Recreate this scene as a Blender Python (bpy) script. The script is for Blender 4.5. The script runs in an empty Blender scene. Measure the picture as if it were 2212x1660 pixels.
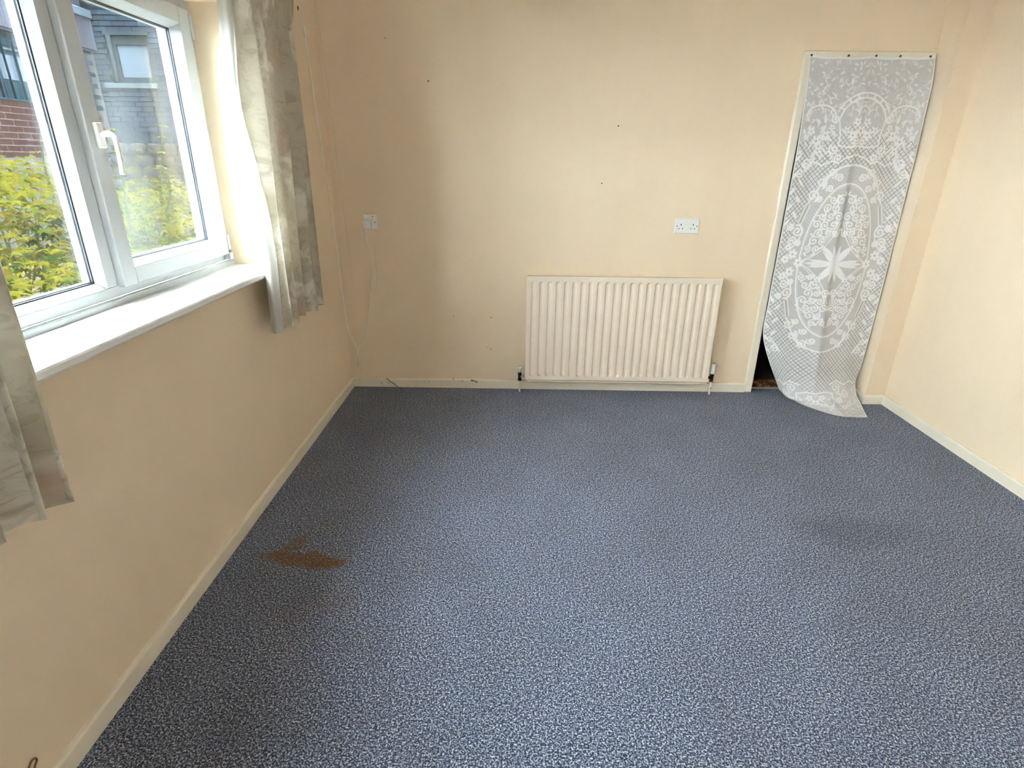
import bpy, bmesh, math, random
import numpy as np
from mathutils import Matrix, Vector, noise as mnoise

# ------------------------------------------------------------------ camera, sky, sun, exposure
scn = bpy.context.scene
COL = scn.collection
random.seed(7)
PI = math.pi

F_PX, YAW, PITCH, ROLL = 1203.0057, -0.0071714, 0.3813679, 0.0124298
CAM = Vector((1.1101845, -3.5116543, 1.4364736))
cy, sy, cp, sp = math.cos(YAW), math.sin(YAW), math.cos(PITCH), math.sin(PITCH)
fwd = Vector((sy * cp, cy * cp, -sp))
right = Vector((cy, -sy, 0))
up = right.cross(fwd)
r2 = math.cos(ROLL) * right + math.sin(ROLL) * up
u2 = -math.sin(ROLL) * right + math.cos(ROLL) * up
cam_data = bpy.data.cameras.new('camera')
cam_data.sensor_fit = 'HORIZONTAL'
cam_data.sensor_width = 36.0
cam_data.lens = 36.0 * F_PX / 2212.0
cam_data.clip_start = 0.02
cam = bpy.data.objects.new('camera', cam_data)
COL.objects.link(cam)
cam.matrix_world = Matrix(((r2.x, u2.x, -fwd.x, CAM.x), (r2.y, u2.y, -fwd.y, CAM.y), (r2.z, u2.z, -fwd.z, CAM.z), (0, 0, 0, 1)))
scn.camera = cam

SUN_DIR = Vector((0.0, 0.56, 0.83)).normalized()
world = bpy.data.worlds.new('world')
scn.world = world
world.use_nodes = True
wt = world.node_tree
wt.nodes.clear()
w_out = wt.nodes.new('ShaderNodeOutputWorld')
w_bg = wt.nodes.new('ShaderNodeBackground')
w_bg.inputs['Color'].default_value = (0.96, 0.985, 1.0, 1)     # bright hazy sky
w_bg.inputs['Strength'].default_value = 3.0
wt.links.new(w_bg.outputs[0], w_out.inputs[0])

sun_data = bpy.data.lights.new('sun', 'SUN')
sun_data.energy = 8.0
sun_data.angle = math.radians(1.0)
sun_data.color = (1.0, 0.95, 0.86)
sun = bpy.data.objects.new('sun', sun_data)
COL.objects.link(sun)
sun.location = (-3, 3, 8)
sun.rotation_euler = (-SUN_DIR).to_track_quat('-Z', 'Y').to_euler()

vs = scn.view_settings
vs.view_transform = 'Standard'
vs.look = 'None'
vs.gamma = 1.0
vs.use_curve_mapping = False
vs.exposure = 4.25
scn.cycles.max_bounces = 10
scn.cycles.diffuse_bounces = 7
scn.cycles.transparent_max_bounces = 20

# ------------------------------------------------------------------ helpers
def tag(o, label=None, cat=None, group=None, kind=None):
    if label: o['label'] = label
    if cat: o['category'] = cat
    if group: o['group'] = group
    if kind: o['kind'] = kind
    return o

def set_parent(o, parent):
    o.parent = parent
    l = parent.location
    if parent.parent is not None:
        l = Vector((0, 0, 0)) if parent.type == 'MESH' else l
    o.matrix_parent_inverse = Matrix.Translation(-Vector(l))

def obj(name, me, mat=None, parent=None, smooth=False):
    if isinstance(me, bmesh.types.BMesh):
        bm = me
        bmesh.ops.recalc_face_normals(bm, faces=bm.faces)
        me = bpy.data.meshes.new(name)
        bm.to_mesh(me)
        bm.free()
    if mat is not None and len(me.materials) == 0:
        me.materials.append(mat)
    if smooth:
        me.polygons.foreach_set('use_smooth', [True] * len(me.polygons))
    o = bpy.data.objects.new(name, me)
    COL.objects.link(o)
    if parent is not None:
        set_parent(o, parent)
    return o

def thing(name, loc, label, cat, group=None, kind=None):
    o = bpy.data.objects.new(name, None)
    o.empty_display_size = 0.1
    COL.objects.link(o)
    o.location = loc
    return tag(o, label, cat, group, kind)

def box(bm, lo, hi, bev=0.0, seg=2):
    lo = Vector(lo); hi = Vector(hi)
    m = Matrix.Translation((lo + hi) / 2) @ Matrix.Diagonal((*(hi - lo), 1))
    r = bmesh.ops.create_cube(bm, size=1.0, matrix=m)
    if bev > 0:
        es = list({e for v in r['verts'] for e in v.link_edges})
        bmesh.ops.bevel(bm, geom=es, offset=bev, segments=seg, affect='EDGES', profile=0.5)
    return bm

def boxes(*bs, bev=0.0, seg=2):
    bm = bmesh.new()
    for lo, hi in bs:
        box(bm, lo, hi, bev, seg)
    return bm

def tube(bm, pts, r, n=8, cap=True):
    pts = [Vector(p) for p in pts]
    rs = r if isinstance(r, (list, tuple)) else [r] * len(pts)
    t0 = (pts[1] - pts[0]).normalized()
    a = Vector((0, 0, 1)) if abs(t0.z) < 0.9 else Vector((1, 0, 0))
    nrm = t0.cross(a).normalized()
    rings = []
    for i, p in enumerate(pts):
        t = (pts[min(i + 1, len(pts) - 1)] - pts[max(i - 1, 0)]).normalized()
        nrm = (nrm - t * nrm.dot(t)).normalized()
        b = t.cross(nrm)
        rings.append([bm.verts.new(p + (nrm * math.cos(2 * PI * k / n) + b * math.sin(2 * PI * k / n)) * rs[i]) for k in range(n)])
    for i in range(len(rings) - 1):
        for k in range(n):
            bm.faces.new((rings[i][k], rings[i][(k + 1) % n], rings[i + 1][(k + 1) % n], rings[i + 1][k]))
    if cap:
        bm.faces.new(rings[0][::-1]); bm.faces.new(rings[-1])
    return bm

def smooth_path(pts, per=6):
    pts = [Vector(p) for p in pts]
    out = []
    P = [pts[0]] + pts + [pts[-1]]
    for i in range(1, len(P) - 2):
        a, b, c, d = P[i - 1], P[i], P[i + 1], P[i + 2]
        for k in range(per):
            t = k / per
            out.append(0.5 * ((2 * b) + (c - a) * t + (2 * a - 5 * b + 4 * c - d) * t * t + (3 * b - a - 3 * c + d) * t ** 3))
    out.append(pts[-1])
    return out

def lathe(bm, prof, center, n=16):
    c = Vector(center)
    rings = [[bm.verts.new(c + Vector((r * math.cos(2 * PI * k / n), r * math.sin(2 * PI * k / n), z))) for k in range(n)] for r, z in prof]
    for i in range(len(rings) - 1):
        for k in range(n):
            bm.faces.new((rings[i][k], rings[i][(k + 1) % n], rings[i + 1][(k + 1) % n], rings[i + 1][k]))
    bm.faces.new(rings[0][::-1]); bm.faces.new(rings[-1])
    return bm

def extrude_profile(bm, prof, a, b, ax):
    """closed profile (list of 2D points) swept from a to b; ax(p, q) -> Vector at station q"""
    r0 = [bm.verts.new(ax(p, a)) for p in prof]
    r1 = [bm.verts.new(ax(p, b)) for p in prof]
    n = len(prof)
    for i in range(n):
        bm.faces.new((r0[i], r0[(i + 1) % n], r1[(i + 1) % n], r1[i]))
    bm.faces.new(r0[::-1]); bm.faces.new(r1)
    return bm

def grid_mesh(name, V, uv=None, attr=None):
    """V: (nr, nc, 3) numpy"""
    nr, nc = V.shape[:2]
    idx = np.arange(nr * nc).reshape(nr, nc)
    q = np.stack([idx[:-1, :-1], idx[:-1, 1:], idx[1:, 1:], idx[1:, :-1]], -1).reshape(-1, 4)
    me = bpy.data.meshes.new(name)
    me.from_pydata(V.reshape(-1, 3).tolist(), [], q.tolist())
    if uv is not None:
        lay = me.uv_layers.new(name='UVMap')
        f = uv.reshape(-1, 2)[q.reshape(-1)]
        lay.data.foreach_set('uv', f.astype(np.float32).ravel())
    if attr is not None:
        at = me.attributes.new(attr[0], 'FLOAT', 'POINT')
        at.data.foreach_set('value', attr[1].astype(np.float32).ravel())
    me.polygons.foreach_set('use_smooth', [True] * len(me.polygons))
    me.update()
    return me

# ------------------------------------------------------------------ materials
class NT:
    def __init__(self, name):
        self.m = bpy.data.materials.new(name)
        self.m.use_nodes = True
        self.t = self.m.node_tree
        self.t.nodes.clear()
        self.out = self.t.nodes.new('ShaderNodeOutputMaterial')
    def n(self, typ, ins=None, **kw):
        nd = self.t.nodes.new('ShaderNode' + typ)
        for k, v in kw.items():
            setattr(nd, k, v)
        for k, v in (ins or {}).items():
            s = nd.inputs[k]
            if isinstance(v, bpy.types.NodeSocket):
                self.t.links.new(v, s)
            elif isinstance(v, bpy.types.Node):
                self.t.links.new(v.outputs[0], s)
            else:
                s.default_value = v
        return nd
    def math(self, op, a, b=0.0, clamp=False):
        return self.n('Math', {0: a, 1: b}, operation=op, use_clamp=clamp).outputs[0]
    def mix(self, f, a, b, blend='MIX'):
        nd = self.n('Mix', {0: f}, data_type='RGBA', blend_type=blend)
        for s, v in ((nd.inputs[6], a), (nd.inputs[7], b)):
            if isinstance(v, bpy.types.NodeSocket): self.t.links.new(v, s)
            else: s.default_value = (*v, 1) if len(v) == 3 else v
        return nd.outputs[2]
    def ramp(self, f, stops, interp='LINEAR'):
        nd = self.n('ValToRGB', {0: f})
        cr = nd.color_ramp
        cr.interpolation = interp
        while len(cr.elements) < len(stops): cr.elements.new(0.5)
        for e, (p, c) in zip(cr.elements, stops):
            e.position = p
            e.color = (*c, 1) if len(c) == 3 else c
        return nd.outputs[0]
    def coord(self, which='Object'):
        return self.n('TexCoord').outputs[which]
    def noise(self, vec, scale, detail=2.0, rough=0.5, out=0, dist=0.0):
        return self.n('TexNoise', {'Vector': vec, 'Scale': scale, 'Detail': detail, 'Roughness': rough, 'Distortion': dist}).outputs[out]
    def principled(self, color, rough=0.5, normal=None, **kw):
        ins = {'Base Color': color if isinstance(color, bpy.types.NodeSocket) else (*color, 1), 'Roughness': rough}
        if normal is not None: ins['Normal'] = normal
        ins.update(kw)
        return self.n('BsdfPrincipled', ins).outputs[0]
    def bump(self, h, strength=0.2, dist=0.002):
        return self.n('Bump', {'Height': h, 'Strength': strength, 'Distance': dist}).outputs[0]
    def done(self, sh):
        self.t.links.new(sh, self.out.inputs[0])
        return self.m

def S(r, g, b):
    f = lambda c: (c / 255 / 12.92) if c / 255 <= 0.04045 else ((c / 255 + 0.055) / 1.055) ** 2.4
    return (f(r), f(g), f(b))

def simple(name, col, rough=0.5, var=0.06, scale=20.0, bump=0.0, bscale=200.0, **kw):
    m = NT(name)
    c = m.coord()
    nz = m.noise(c, scale, 3.0)
    k = m.mix(nz, tuple(x * (1 - var) for x in col), tuple(min(1, x * (1 + var)) for x in col))
    nb = m.bump(m.noise(c, bscale, 2.0), bump, 0.001) if bump else None
    return m.done(m.principled(k, rough, nb, **kw))

WALL = (0.82, 0.675, 0.495)
def make_wall(name, col=WALL, stains=0.5):
    m = NT(name)
    c = m.coord()
    big = m.noise(c, 1.3, 3.0, 0.55)
    k = m.mix(big, tuple(x * 0.955 for x in col), tuple(min(1, x * 1.035) for x in col))
    st = m.ramp(m.noise(c, 3.1, 5.0, 0.65), [(0.60, (0, 0, 0)), (0.80, (1, 1, 1))])
    k = m.mix(m.math('MULTIPLY', st, 0.35 * stains), k, (col[0] * .70, col[1] * .60, col[2] * .48))
    sm = m.n('Mapping', {'Vector': c, 'Scale': (2.3, 2.3, 0.55)}).outputs[0]
    smudge = m.ramp(m.noise(sm, 1.6, 4.0, 0.6), [(0.46, (0, 0, 0)), (0.72, (1, 1, 1))])
    k = m.mix(m.math('MULTIPLY', smudge, 0.30 * stains), k, (col[0] * .80, col[1] * .76, col[2] * .70))
    speck = m.ramp(m.noise(c, 34.0, 2.0, 0.5), [(0.735, (0, 0, 0)), (0.775, (1, 1, 1))])
    k = m.mix(m.math('MULTIPLY', speck, 0.25 * stains), k, (col[0] * .5, col[1] * .4, col[2] * .3))
    h = m.math('ADD', m.noise(c, 260.0, 2.0, 0.6), m.math('MULTIPLY', m.noise(c, 22.0, 2.0), 0.8))
    return m.done(m.principled(k, 0.62, m.bump(h, 0.22, 0.0016)))

M_wall = make_wall('painted_woodchip_wall')
M_ceiling = simple('ceiling_paint', (0.88, 0.87, 0.84), 0.8, 0.03, 2.0, 0.1)
M_whitewall = simple('white_wall_paint', (0.90, 0.89, 0.87), 0.7, 0.02, 2.0, 0.1)
M_gloss = simple('cream_gloss_paint', (0.80, 0.73, 0.60), 0.32, 0.05, 6.0, 0.06, 90.0)
M_sillpaint = simple('white_gloss_sill', (0.76, 0.76, 0.75), 0.35, 0.04, 9.0, 0.08, 60.0)
M_upvc = simple('white_upvc', (0.50, 0.53, 0.55), 0.28, 0.02, 8.0)
M_gasket = simple('black_rubber_gasket', (0.03, 0.035, 0.05), 0.5)
M_spacer = simple('aluminium_spacer', (0.50, 0.55, 0.60), 0.35, Metallic=0.6)
M_white = simple('white_plastic', (0.78, 0.78, 0.76), 0.35, 0.03)
M_black = simple('black_hole', (0.01, 0.008, 0.006), 0.6)
M_rad = simple('radiator_enamel', (0.80, 0.68, 0.56), 0.38, 0.03, 5.0)
M_brass = simple('tarnished_valve', (0.06, 0.05, 0.04), 0.4, 0.4, 60.0, Metallic=0.7)
M_cable = simple('white_cable', (0.88, 0.86, 0.80), 0.45)
M_rust = simple('rusty_chip', (0.13, 0.035, 0.015), 0.8, 0.4, 200.0)
M_twig = simple('dry_root', (0.26, 0.155, 0.07), 0.8, 0.3, 120.0)
M_nail = simple('dull_nail', (0.07, 0.05, 0.025), 0.4, 0.2, Metallic=0.6)
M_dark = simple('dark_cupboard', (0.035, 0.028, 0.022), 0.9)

def make_carpet():
    m = NT('flecked_blue_carpet')
    c = m.coord()
    a = m.noise(c, 210.0, 3.0, 0.62)
    b = m.noise(c, 118.0, 2.0, 0.55)
    f = m.math('ADD', m.math('MULTIPLY', a, 0.75), m.math('MULTIPLY', b, 0.25))
    k = m.ramp(f, [(0.37, (0.003, 0.0035, 0.008)), (0.455, (0.014, 0.020, 0.046)), (0.51, (0.110, 0.142, 0.240)), (0.57, (0.42, 0.47, 0.59)), (0.65, (0.86, 0.88, 0.92))])
    wear = m.noise(c, 2.6, 4.0, 0.6)
    k = m.mix(m.ramp(wear, [(0.35, (0, 0, 0)), (0.7, (1, 1, 1))]), m.mix(0.22, k, (0.03, 0.026, 0.024)), k)
    # the brown spill by the window wall
    w = m.n('VectorMath', {0: m.noise(c, 9.0, 4.0, 0.6, out=1), 1: (0.5, 0.5, 0.5)}, operation='SUBTRACT')
    w = m.n('VectorMath', {0: w.outputs[0], 'Scale': 0.10}, operation='SCALE')
    pc = m.n('VectorMath', {0: c, 1: w.outputs[0]}, operation='ADD').outputs[0]
    tot = None
    for (x, y, rx, ry, rot, amt) in ((0.40, -1.80, 0.085, 0.030, 8, 1.0), (0.27, -1.775, 0.115, 0.042, -4, 0.95), (0.235, -1.695, 0.035, 0.075, -22, 0.7), (0.16, -1.765, 0.06, 0.02, 0, 0.45), (0.42, -2.02, 0.13, 0.06, 20, 0.16)):
        mp = m.n('Mapping', {'Vector': pc, 'Location': (x, y, 0), 'Rotation': (0, 0, math.radians(rot)), 'Scale': (rx, ry, 1.0)}, vector_type='TEXTURE')
        ln = m.n('VectorMath', {0: mp.outputs[0]}, operation='LENGTH').outputs[1]
        s = m.n('MapRange', {0: ln, 1: 1.25, 2: 0.7, 3: 0.0, 4: amt}, interpolation_type='SMOOTHSTEP').outputs[0]
        tot = s if tot is None else m.math('MAXIMUM', tot, s)
    brown = m.mix(0.45, (0.13, 0.056, 0.013), m.mix(1.0, k, (1.0, 0.5, 0.16), 'MULTIPLY'))
    k = m.mix(m.math('MULTIPLY', tot, 0.9), k, brown)
    # faint dark patch on the right
    mp = m.n('Mapping', {'Vector': pc, 'Location': (2.55, -1.55, 0), 'Scale': (0.30, 0.14, 1.0)}, vector_type='TEXTURE')
    ln = m.n('VectorMath', {0: mp.outputs[0]}, operation='LENGTH').outputs[1]
    s = m.n('MapRange', {0: ln, 1: 1.2, 2: 0.3, 3: 0.0, 4: 0.4}, interpolation_type='SMOOTHSTEP').outputs[0]
    k = m.mix(s, k, m.mix(1.0, k, (0.35, 0.33, 0.32), 'MULTIPLY'))
    h = m.math('ADD', f, m.math('MULTIPLY', m.noise(c, 420.0, 1.0), 0.4))
    return m.done(m.principled(k, 0.85, m.bump(h, 0.7, 0.006), **{'Sheen Weight': 0.08, 'Sheen Roughness': 0.5}))
M_carpet = make_carpet()

def make_oldcarpet():
    m = NT('brown_patterned_cupboard_floor')
    c = m.coord()
    k = m.ramp(m.noise(c, 24.0, 3.0, 0.6), [(0.35, (0.02, 0.008, 0.004)), (0.5, (0.16, 0.05, 0.015)), (0.62, (0.40, 0.22, 0.09))])
    return m.done(m.principled(k, 0.9))
M_oldcarpet = make_oldcarpet()

def make_curtain():
    m = NT('faded_leaf_print_fabric')
    uv = m.coord('UV')
    d = m.n('VectorMath', {0: m.noise(uv, 7.0, 3.0, 0.55, out=1), 1: (0.5, 0.5, 0.5)}, operation='SUBTRACT')
    d = m.n('VectorMath', {0: d.outputs[0], 'Scale': 0.22}, operation='SCALE')
    p = m.n('VectorMath', {0: uv, 1: d.outputs[0]}, operation='ADD').outputs[0]
    mp = m.n('Mapping', {'Vector': p, 'Rotation': (0, 0, 0.55), 'Scale': (11.0, 5.5, 1.0)})
    vor = m.n('TexVoronoi', {'Vector': mp.outputs[0], 'Scale': 1.0, 'Randomness': 0.95}, feature='F1')
    base = m.mix(m.noise(uv, 5.0, 3.0), S(216, 209, 192), S(198, 189, 169))
    leaf = m.ramp(vor.outputs['Distance'], [(0.30, (1, 1, 1)), (0.47, (0, 0, 0))])
    k = m.mix(m.math('MULTIPLY', leaf, 0.85), base, S(240, 236, 224))
    vein = m.ramp(m.noise(mp.outputs[0], 3.0, 4.0, 0.7, dist=0.8), [(0.50, (0, 0, 0)), (0.66, (1, 1, 1))])
    k = m.mix(m.math('MULTIPLY', vein, 0.55), k, S(170, 161, 143))
    mp2 = m.n('Mapping', {'Vector': p, 'Location': (0.3, 0.7, 0), 'Scale': (6.0, 3.2, 1.0)})
    v2 = m.n('TexVoronoi', {'Vector': mp2.outputs[0], 'Scale': 1.0, 'Randomness': 1.0}, feature='F1')
    pk = m.ramp(v2.outputs['Distance'], [(0.10, (1, 1, 1)), (0.26, (0, 0, 0))])
    k = m.mix(m.math('MULTIPLY', pk, 0.38), k, S(214, 168, 146))
    green = m.ramp(m.noise(uv, 9.0, 2.0), [(0.60, (0, 0, 0)), (0.72, (1, 1, 1))])
    k = m.mix(m.math('MULTIPLY', green, 0.25), k, S(170, 172, 128))
    weave = m.noise(uv, 700.0, 1.0)
    nb = m.bump(m.math('ADD', m.math('MULTIPLY', m.noise(uv, 18.0, 3.0), 1.0), m.math('MULTIPLY', weave, 0.15)), 0.25, 0.006)
    a = m.principled(k, 0.8, nb)
    b = m.n('BsdfTranslucent', {'Color': k})
    return m.done(m.n('MixShader', {0: 0.36, 1: a, 2: b}).outputs[0])
M_curtain = make_curtain()

def make_lining():
    m = NT('white_curtain_lining')
    c = m.coord('UV')
    k = m.mix(m.noise(c, 12.0, 3.0), (0.66, 0.65, 0.62), (0.60, 0.585, 0.54))
    a = m.principled(k, 0.8)
    b = m.n('BsdfTranslucent', {'Color': k})
    return m.done(m.n('MixShader', {0: 0.35, 1: a, 2: b}).outputs[0])
M_lining = make_lining()

def make_lace():
    m = NT('white_nylon_lace')
    d = m.n('Attribute', attribute_name='weave').outputs['Fac']
    col = m.mix(d, (0.70, 0.68, 0.67), (0.90, 0.90, 0.91))
    a = m.n('BsdfDiffuse', {'Color': col})
    b = m.n('BsdfTranslucent', {'Color': col})
    cl = m.n('MixShader', {0: 0.12, 1: a, 2: b})
    al = m.n('MapRange', {0: d, 1: 0.0, 2: 1.0, 3: 0.34, 4: 1.0}).outputs[0]
    tr = m.n('BsdfTransparent')
    return m.done(m.n('MixShader', {0: al, 1: tr, 2: cl}).outputs[0])
M_lace = make_lace()

def make_glass():
    m = NT('window_glass_with_dust')
    c = m.coord()
    lw = m.n('LayerWeight', {'Blend': 0.5}).outputs['Facing']
    fr = m.math('ADD', m.math('MULTIPLY', m.math('POWER', lw, 5.0), 0.9), 0.03)
    tr = m.n('BsdfTransparent', {'Color': (0.93, 0.96, 0.97, 1)})
    gl = m.n('BsdfGlossy', {'Roughness': 0.0})
    g = m.n('MixShader', {0: fr, 1: tr, 2: gl}).outputs[0]
    dust = m.n('BsdfTranslucent', {'Color': (0.9, 0.92, 0.95, 1)})
    smear = m.ramp(m.noise(c, 7.0, 5.0, 0.65, dist=0.6), [(0.42, (0.0002, 0.0002, 0.0002)), (0.75, (0.0012, 0.0012, 0.0012))])
    return m.done(m.n('MixShader', {0: smear, 1: g, 2: dust}).outputs[0])
M_glass = make_glass()

# ------------------------------------------------------------------ room shell
RW = 3.494           # width to the right wall
NX, ND = 3.369, 0.171   # boxed-in corner: left face x, depth into the room
ZC = 2.42
YF = -5.35
W2Y0, W2Y1 = -5.10, -3.80     # unseen fill window added behind the viewer for more room light
WY0, WY1, WZ0, WZ1 = -2.46, -1.018, 0.968, 1.985   # window opening
DX0, DZ1 = 2.665, 2.0                               # doorway

def struct(name, bm, mat, label, cat, parent=None):
    o = obj(name, bm, mat, parent)
    return tag(o, label, cat, kind='structure')

wall_left = struct('wall_left', boxes(((-0.30, YF, -0.3), (0, W2Y0, ZC)), ((-0.30, W2Y1, -0.3), (0, WY0, ZC)), ((-0.30, WY1, -0.3), (0, 0.12, ZC)),
    ((-0.30, WY0, -0.3), (0, WY1, WZ0)), ((-0.30, WY0, WZ1), (0, WY1, ZC)),
    ((-0.30, W2Y0, -0.3), (0, W2Y1, WZ0)), ((-0.30, W2Y0, WZ1), (0, W2Y1, ZC))), M_wall, 'cream painted wall below and around the window', 'wall')
wall_back = struct('wall_back', boxes(((0, 0, -0.02), (DX0, 0.12, ZC)), ((DX0, 0, DZ1), (NX, 0.12, ZC))), M_wall,
    'cream painted wall behind the radiator with scuffs and nail holes', 'wall')
wall_nib = struct('wall_nib', boxes(((NX, -ND, -0.02), (RW, 0.12, ZC))), M_wall, 'narrow boxed-in cream corner right of the lace curtain', 'wall')
wall_right = struct('wall_right', boxes(((RW, YF, -0.02), (RW + 0.12, 1.3, ZC))), M_wall, 'plain cream wall on the right side', 'wall')
wall_front = struct('wall_front', boxes(((-0.3, YF - 0.12, -0.02), (RW + 0.12, YF, ZC))), M_whitewall, 'unseen wall behind the viewer, made white to bounce light', 'wall')  # out of view; white chosen to bounce extra light into the room
ceiling = struct('ceiling', boxes(((-0.3, YF - 0.12, ZC), (RW + 0.12, 1.3, ZC + 0.12))), M_ceiling, 'off-white ceiling above the room', 'ceiling')
floor = struct('floor', boxes(((0, YF, -0.03), (RW, 0.065, 0.0))), M_carpet, 'dark blue flecked carpet with a brown stain near the window', 'floor')
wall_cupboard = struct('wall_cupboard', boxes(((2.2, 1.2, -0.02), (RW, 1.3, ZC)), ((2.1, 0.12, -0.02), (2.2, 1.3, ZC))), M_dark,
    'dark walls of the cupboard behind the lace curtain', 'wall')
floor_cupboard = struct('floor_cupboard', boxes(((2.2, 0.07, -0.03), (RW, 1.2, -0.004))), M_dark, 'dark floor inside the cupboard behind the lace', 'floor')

# skirting with a rounded top
SH, ST = 0.061, 0.016
def skirt_prof(h=SH, t=ST):
    pr = [(0, 0), (t, 0)]
    for k in range(6):
        a = k / 5 * PI / 2
        pr.append((t - 0.008 + 0.008 * math.cos(a), h - 0.010 + 0.010 * math.sin(a)))
    pr.append((0, h))
    return pr
bm = extrude_profile(bmesh.new(), skirt_prof(), YF, 0.0, lambda p, q: Vector((p[0], q, p[1])))
baseboard_left = struct('baseboard_left', bm, M_gloss, 'cream skirting board along the window wall', 'skirting')
bm = extrude_profile(bmesh.new(), skirt_prof(), ST, DX0 - 0.01, lambda p, q: Vector((q, -p[0], p[1])))
baseboard_back = struct('baseboard_back', bm, M_gloss, 'cream skirting board under the radiator with chipped paint', 'skirting')
bm = extrude_profile(bmesh.new(), skirt_prof(), YF, -ND - ST, lambda p, q: Vector((RW - p[0], q, p[1])))
baseboard_right = struct('baseboard_right', bm, M_gloss, 'cream skirting board along the right wall', 'skirting')
bm = extrude_profile(bmesh.new(), skirt_prof(), NX - ST, RW, lambda p, q: Vector((q, -ND - p[0], p[1])))
extrude_profile(bm, skirt_prof(), -ND, 0.02, lambda p, q: Vector((NX - p[0], q, p[1])))
baseboard_nib = struct('baseboard_nib', bm, M_gloss, 'short cream skirting round the boxed-in corner', 'skirting')

# paint chips and nail holes: flat irregular flakes lying on the surface
def blob(name, c, rx, rz, mat, parent, normal='y', seed=0, n=9, lift=0.0012):
    rd = random.Random(seed)
    bm = bmesh.new()
    f0, f1 = [], []
    for k in range(n):
        a = 2 * PI * k / n
        r = rd.uniform(0.6, 1.1)
        p, q = rx * r * math.cos(a), rz * r * math.sin(a)
        if normal == 'y':
            f0.append(bm.verts.new((c[0] + p, c[1], c[2] + q))); f1.append(bm.verts.new((c[0] + p * .8, c[1] - lift, c[2] + q * .8)))
        else:
            f0.append(bm.verts.new((c[0], c[1] + p, c[2] + q))); f1.append(bm.verts.new((c[0] + lift, c[1] + p * .8, c[2] + q * .8)))
    for k in range(n):
        bm.faces.new((f0[k], f0[(k + 1) % n], f1[(k + 1) % n], f1[k]))
    bm.faces.new(f1)
    return obj(name, bm, mat, parent)

for i, (x, z, rx, rz) in enumerate([(0.815, 0.057, .010, .006), (0.845, 0.046, .013, .004), (0.832, 0.053, .012, .004), (0.69, 0.063, .006, .004), (0.492, 0.043, .007, .0025), (0.20, 0.032, .003, .004), (0.205, 0.022, .003, .003), (0.44, 0.043, .005, .002), (0.52, 0.042, .004, .003), (0.75, 0.052, .008, .003)]):
    blob('paint_chip', (x, -ST, z), rx, rz, M_rust, baseboard_back, 'y', i)
for i, (x, z, r) in enumerate([(0.596, 1.845, .0055), (1.675, 1.629, .0065), (1.602, 1.319, .0055), (0.70, 0.495, .004), (0.945, 0.49, .005), (0.92, 0.29, .004), (0.943, 0.275, .004), (0.37, 2.05, .004), (0.068, 0.12, .003), (0.069, 0.102, .003)]):
    blob('nail_hole', (x, 0.0, z), r, r * 0.9, M_black if i < 3 else M_rust, wall_back, 'y', 40 + i, 7, 0.0008)
for i, (y, z, r) in enumerate([(-0.262, 2.129, .010), (-0.367, 2.142, .010)]):
    blob('nail_hole', (0.0, y, z), r * .8, r * 1.3, M_black, wall_left, 'x', 60 + i, 7, 0.002)
# faint filler patch on the back wall
m = NT('filler_patch_paint')
c = m.coord()
k = m.mix(m.noise(c, 14.0, 3.0), tuple(x * 0.95 for x in WALL), tuple(x * 1.02 for x in WALL))
M_patch = m.done(m.principled(k, 0.6, m.bump(m.noise(c, 120.0, 2.0), 0.2, 0.0015)))
bm = bmesh.new()
box(bm, (1.53, -0.0006, 1.275), (1.79, 0.001, 1.70))
obj('filler_patch', bm, M_patch, wall_back)

# painted-over cable in the corner
pts = smooth_path([(0.014, -0.001, 2.40), (0.018, -0.001, 2.22), (0.022, -0.001, 2.0), (0.03, -0.001, 1.81), (0.04, -0.001, 1.55), (0.05, -0.001, 1.29), (0.058, -0.001, 0.97), (0.064, -0.001, 0.67)])
o = obj('painted_cable', tube(bmesh.new(), pts, [0.0032] * (len(pts) - 8) + [0.0032 * (1 - k / 9) for k in range(8)], 8), M_wall, None, True)
tag(o, 'thin cable painted cream running down the corner beside the window wall', 'cable')

# doorway lining
door = thing('door_1', (DX0, 0, 0), 'cream painted frame of the cupboard doorway hung with lace', 'door frame', kind='structure')
def rail_v(x0, x1, z0, z1, y0, y1, bev=0.008):
    return box(bmesh.new(), (x0, y0, z0), (x1, y1, z1), bev, 3)
obj('jamb', rail_v(2.655, 2.703, 0.0, 2.012, -0.020, 0.12), M_gloss, door)
obj('jamb', rail_v(NX - 0.004, NX + 0.001, 0.0, 1.985, 0.02, 0.12, 0.002), M_gloss, door)
obj('head', rail_v(2.66, NX, 1.978, 2.012, -0.018, 0.12), M_gloss, door)
obj('threshold_bar', box(bmesh.new(), (2.703, 0.055, -0.004), (NX, 0.078, 0.004), 0.003, 2), M_spacer, door)

# crumpled scrap of old carpet just inside the cupboard
gx, gy = np.meshgrid(np.linspace(2.715, 3.02, 28), np.linspace(0.085, 0.21, 14))
gz = np.array([[0.010 + 0.016 * abs(mnoise.noise(Vector((x_ * 14, y_ * 18, 0)))) + 0.010 * mnoise.noise(Vector((x_ * 40, y_ * 40, 3))) for x_, y_ in zip(rx_, ry_)] for rx_, ry_ in zip(gx, gy)])
gz = np.maximum(gz, 0.0)
gz[0, :] = gz[-1, :] = -0.003; gz[:, 0] = gz[:, -1] = -0.003
tag(obj('carpet_scrap', grid_mesh('carpet_scrap', np.stack([gx, gy + 0.01 * np.sin(gx * 30), gz], -1)), M_oldcarpet), 'crumpled brown scrap of old carpet just inside the dark doorway', 'carpet scrap')

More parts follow.
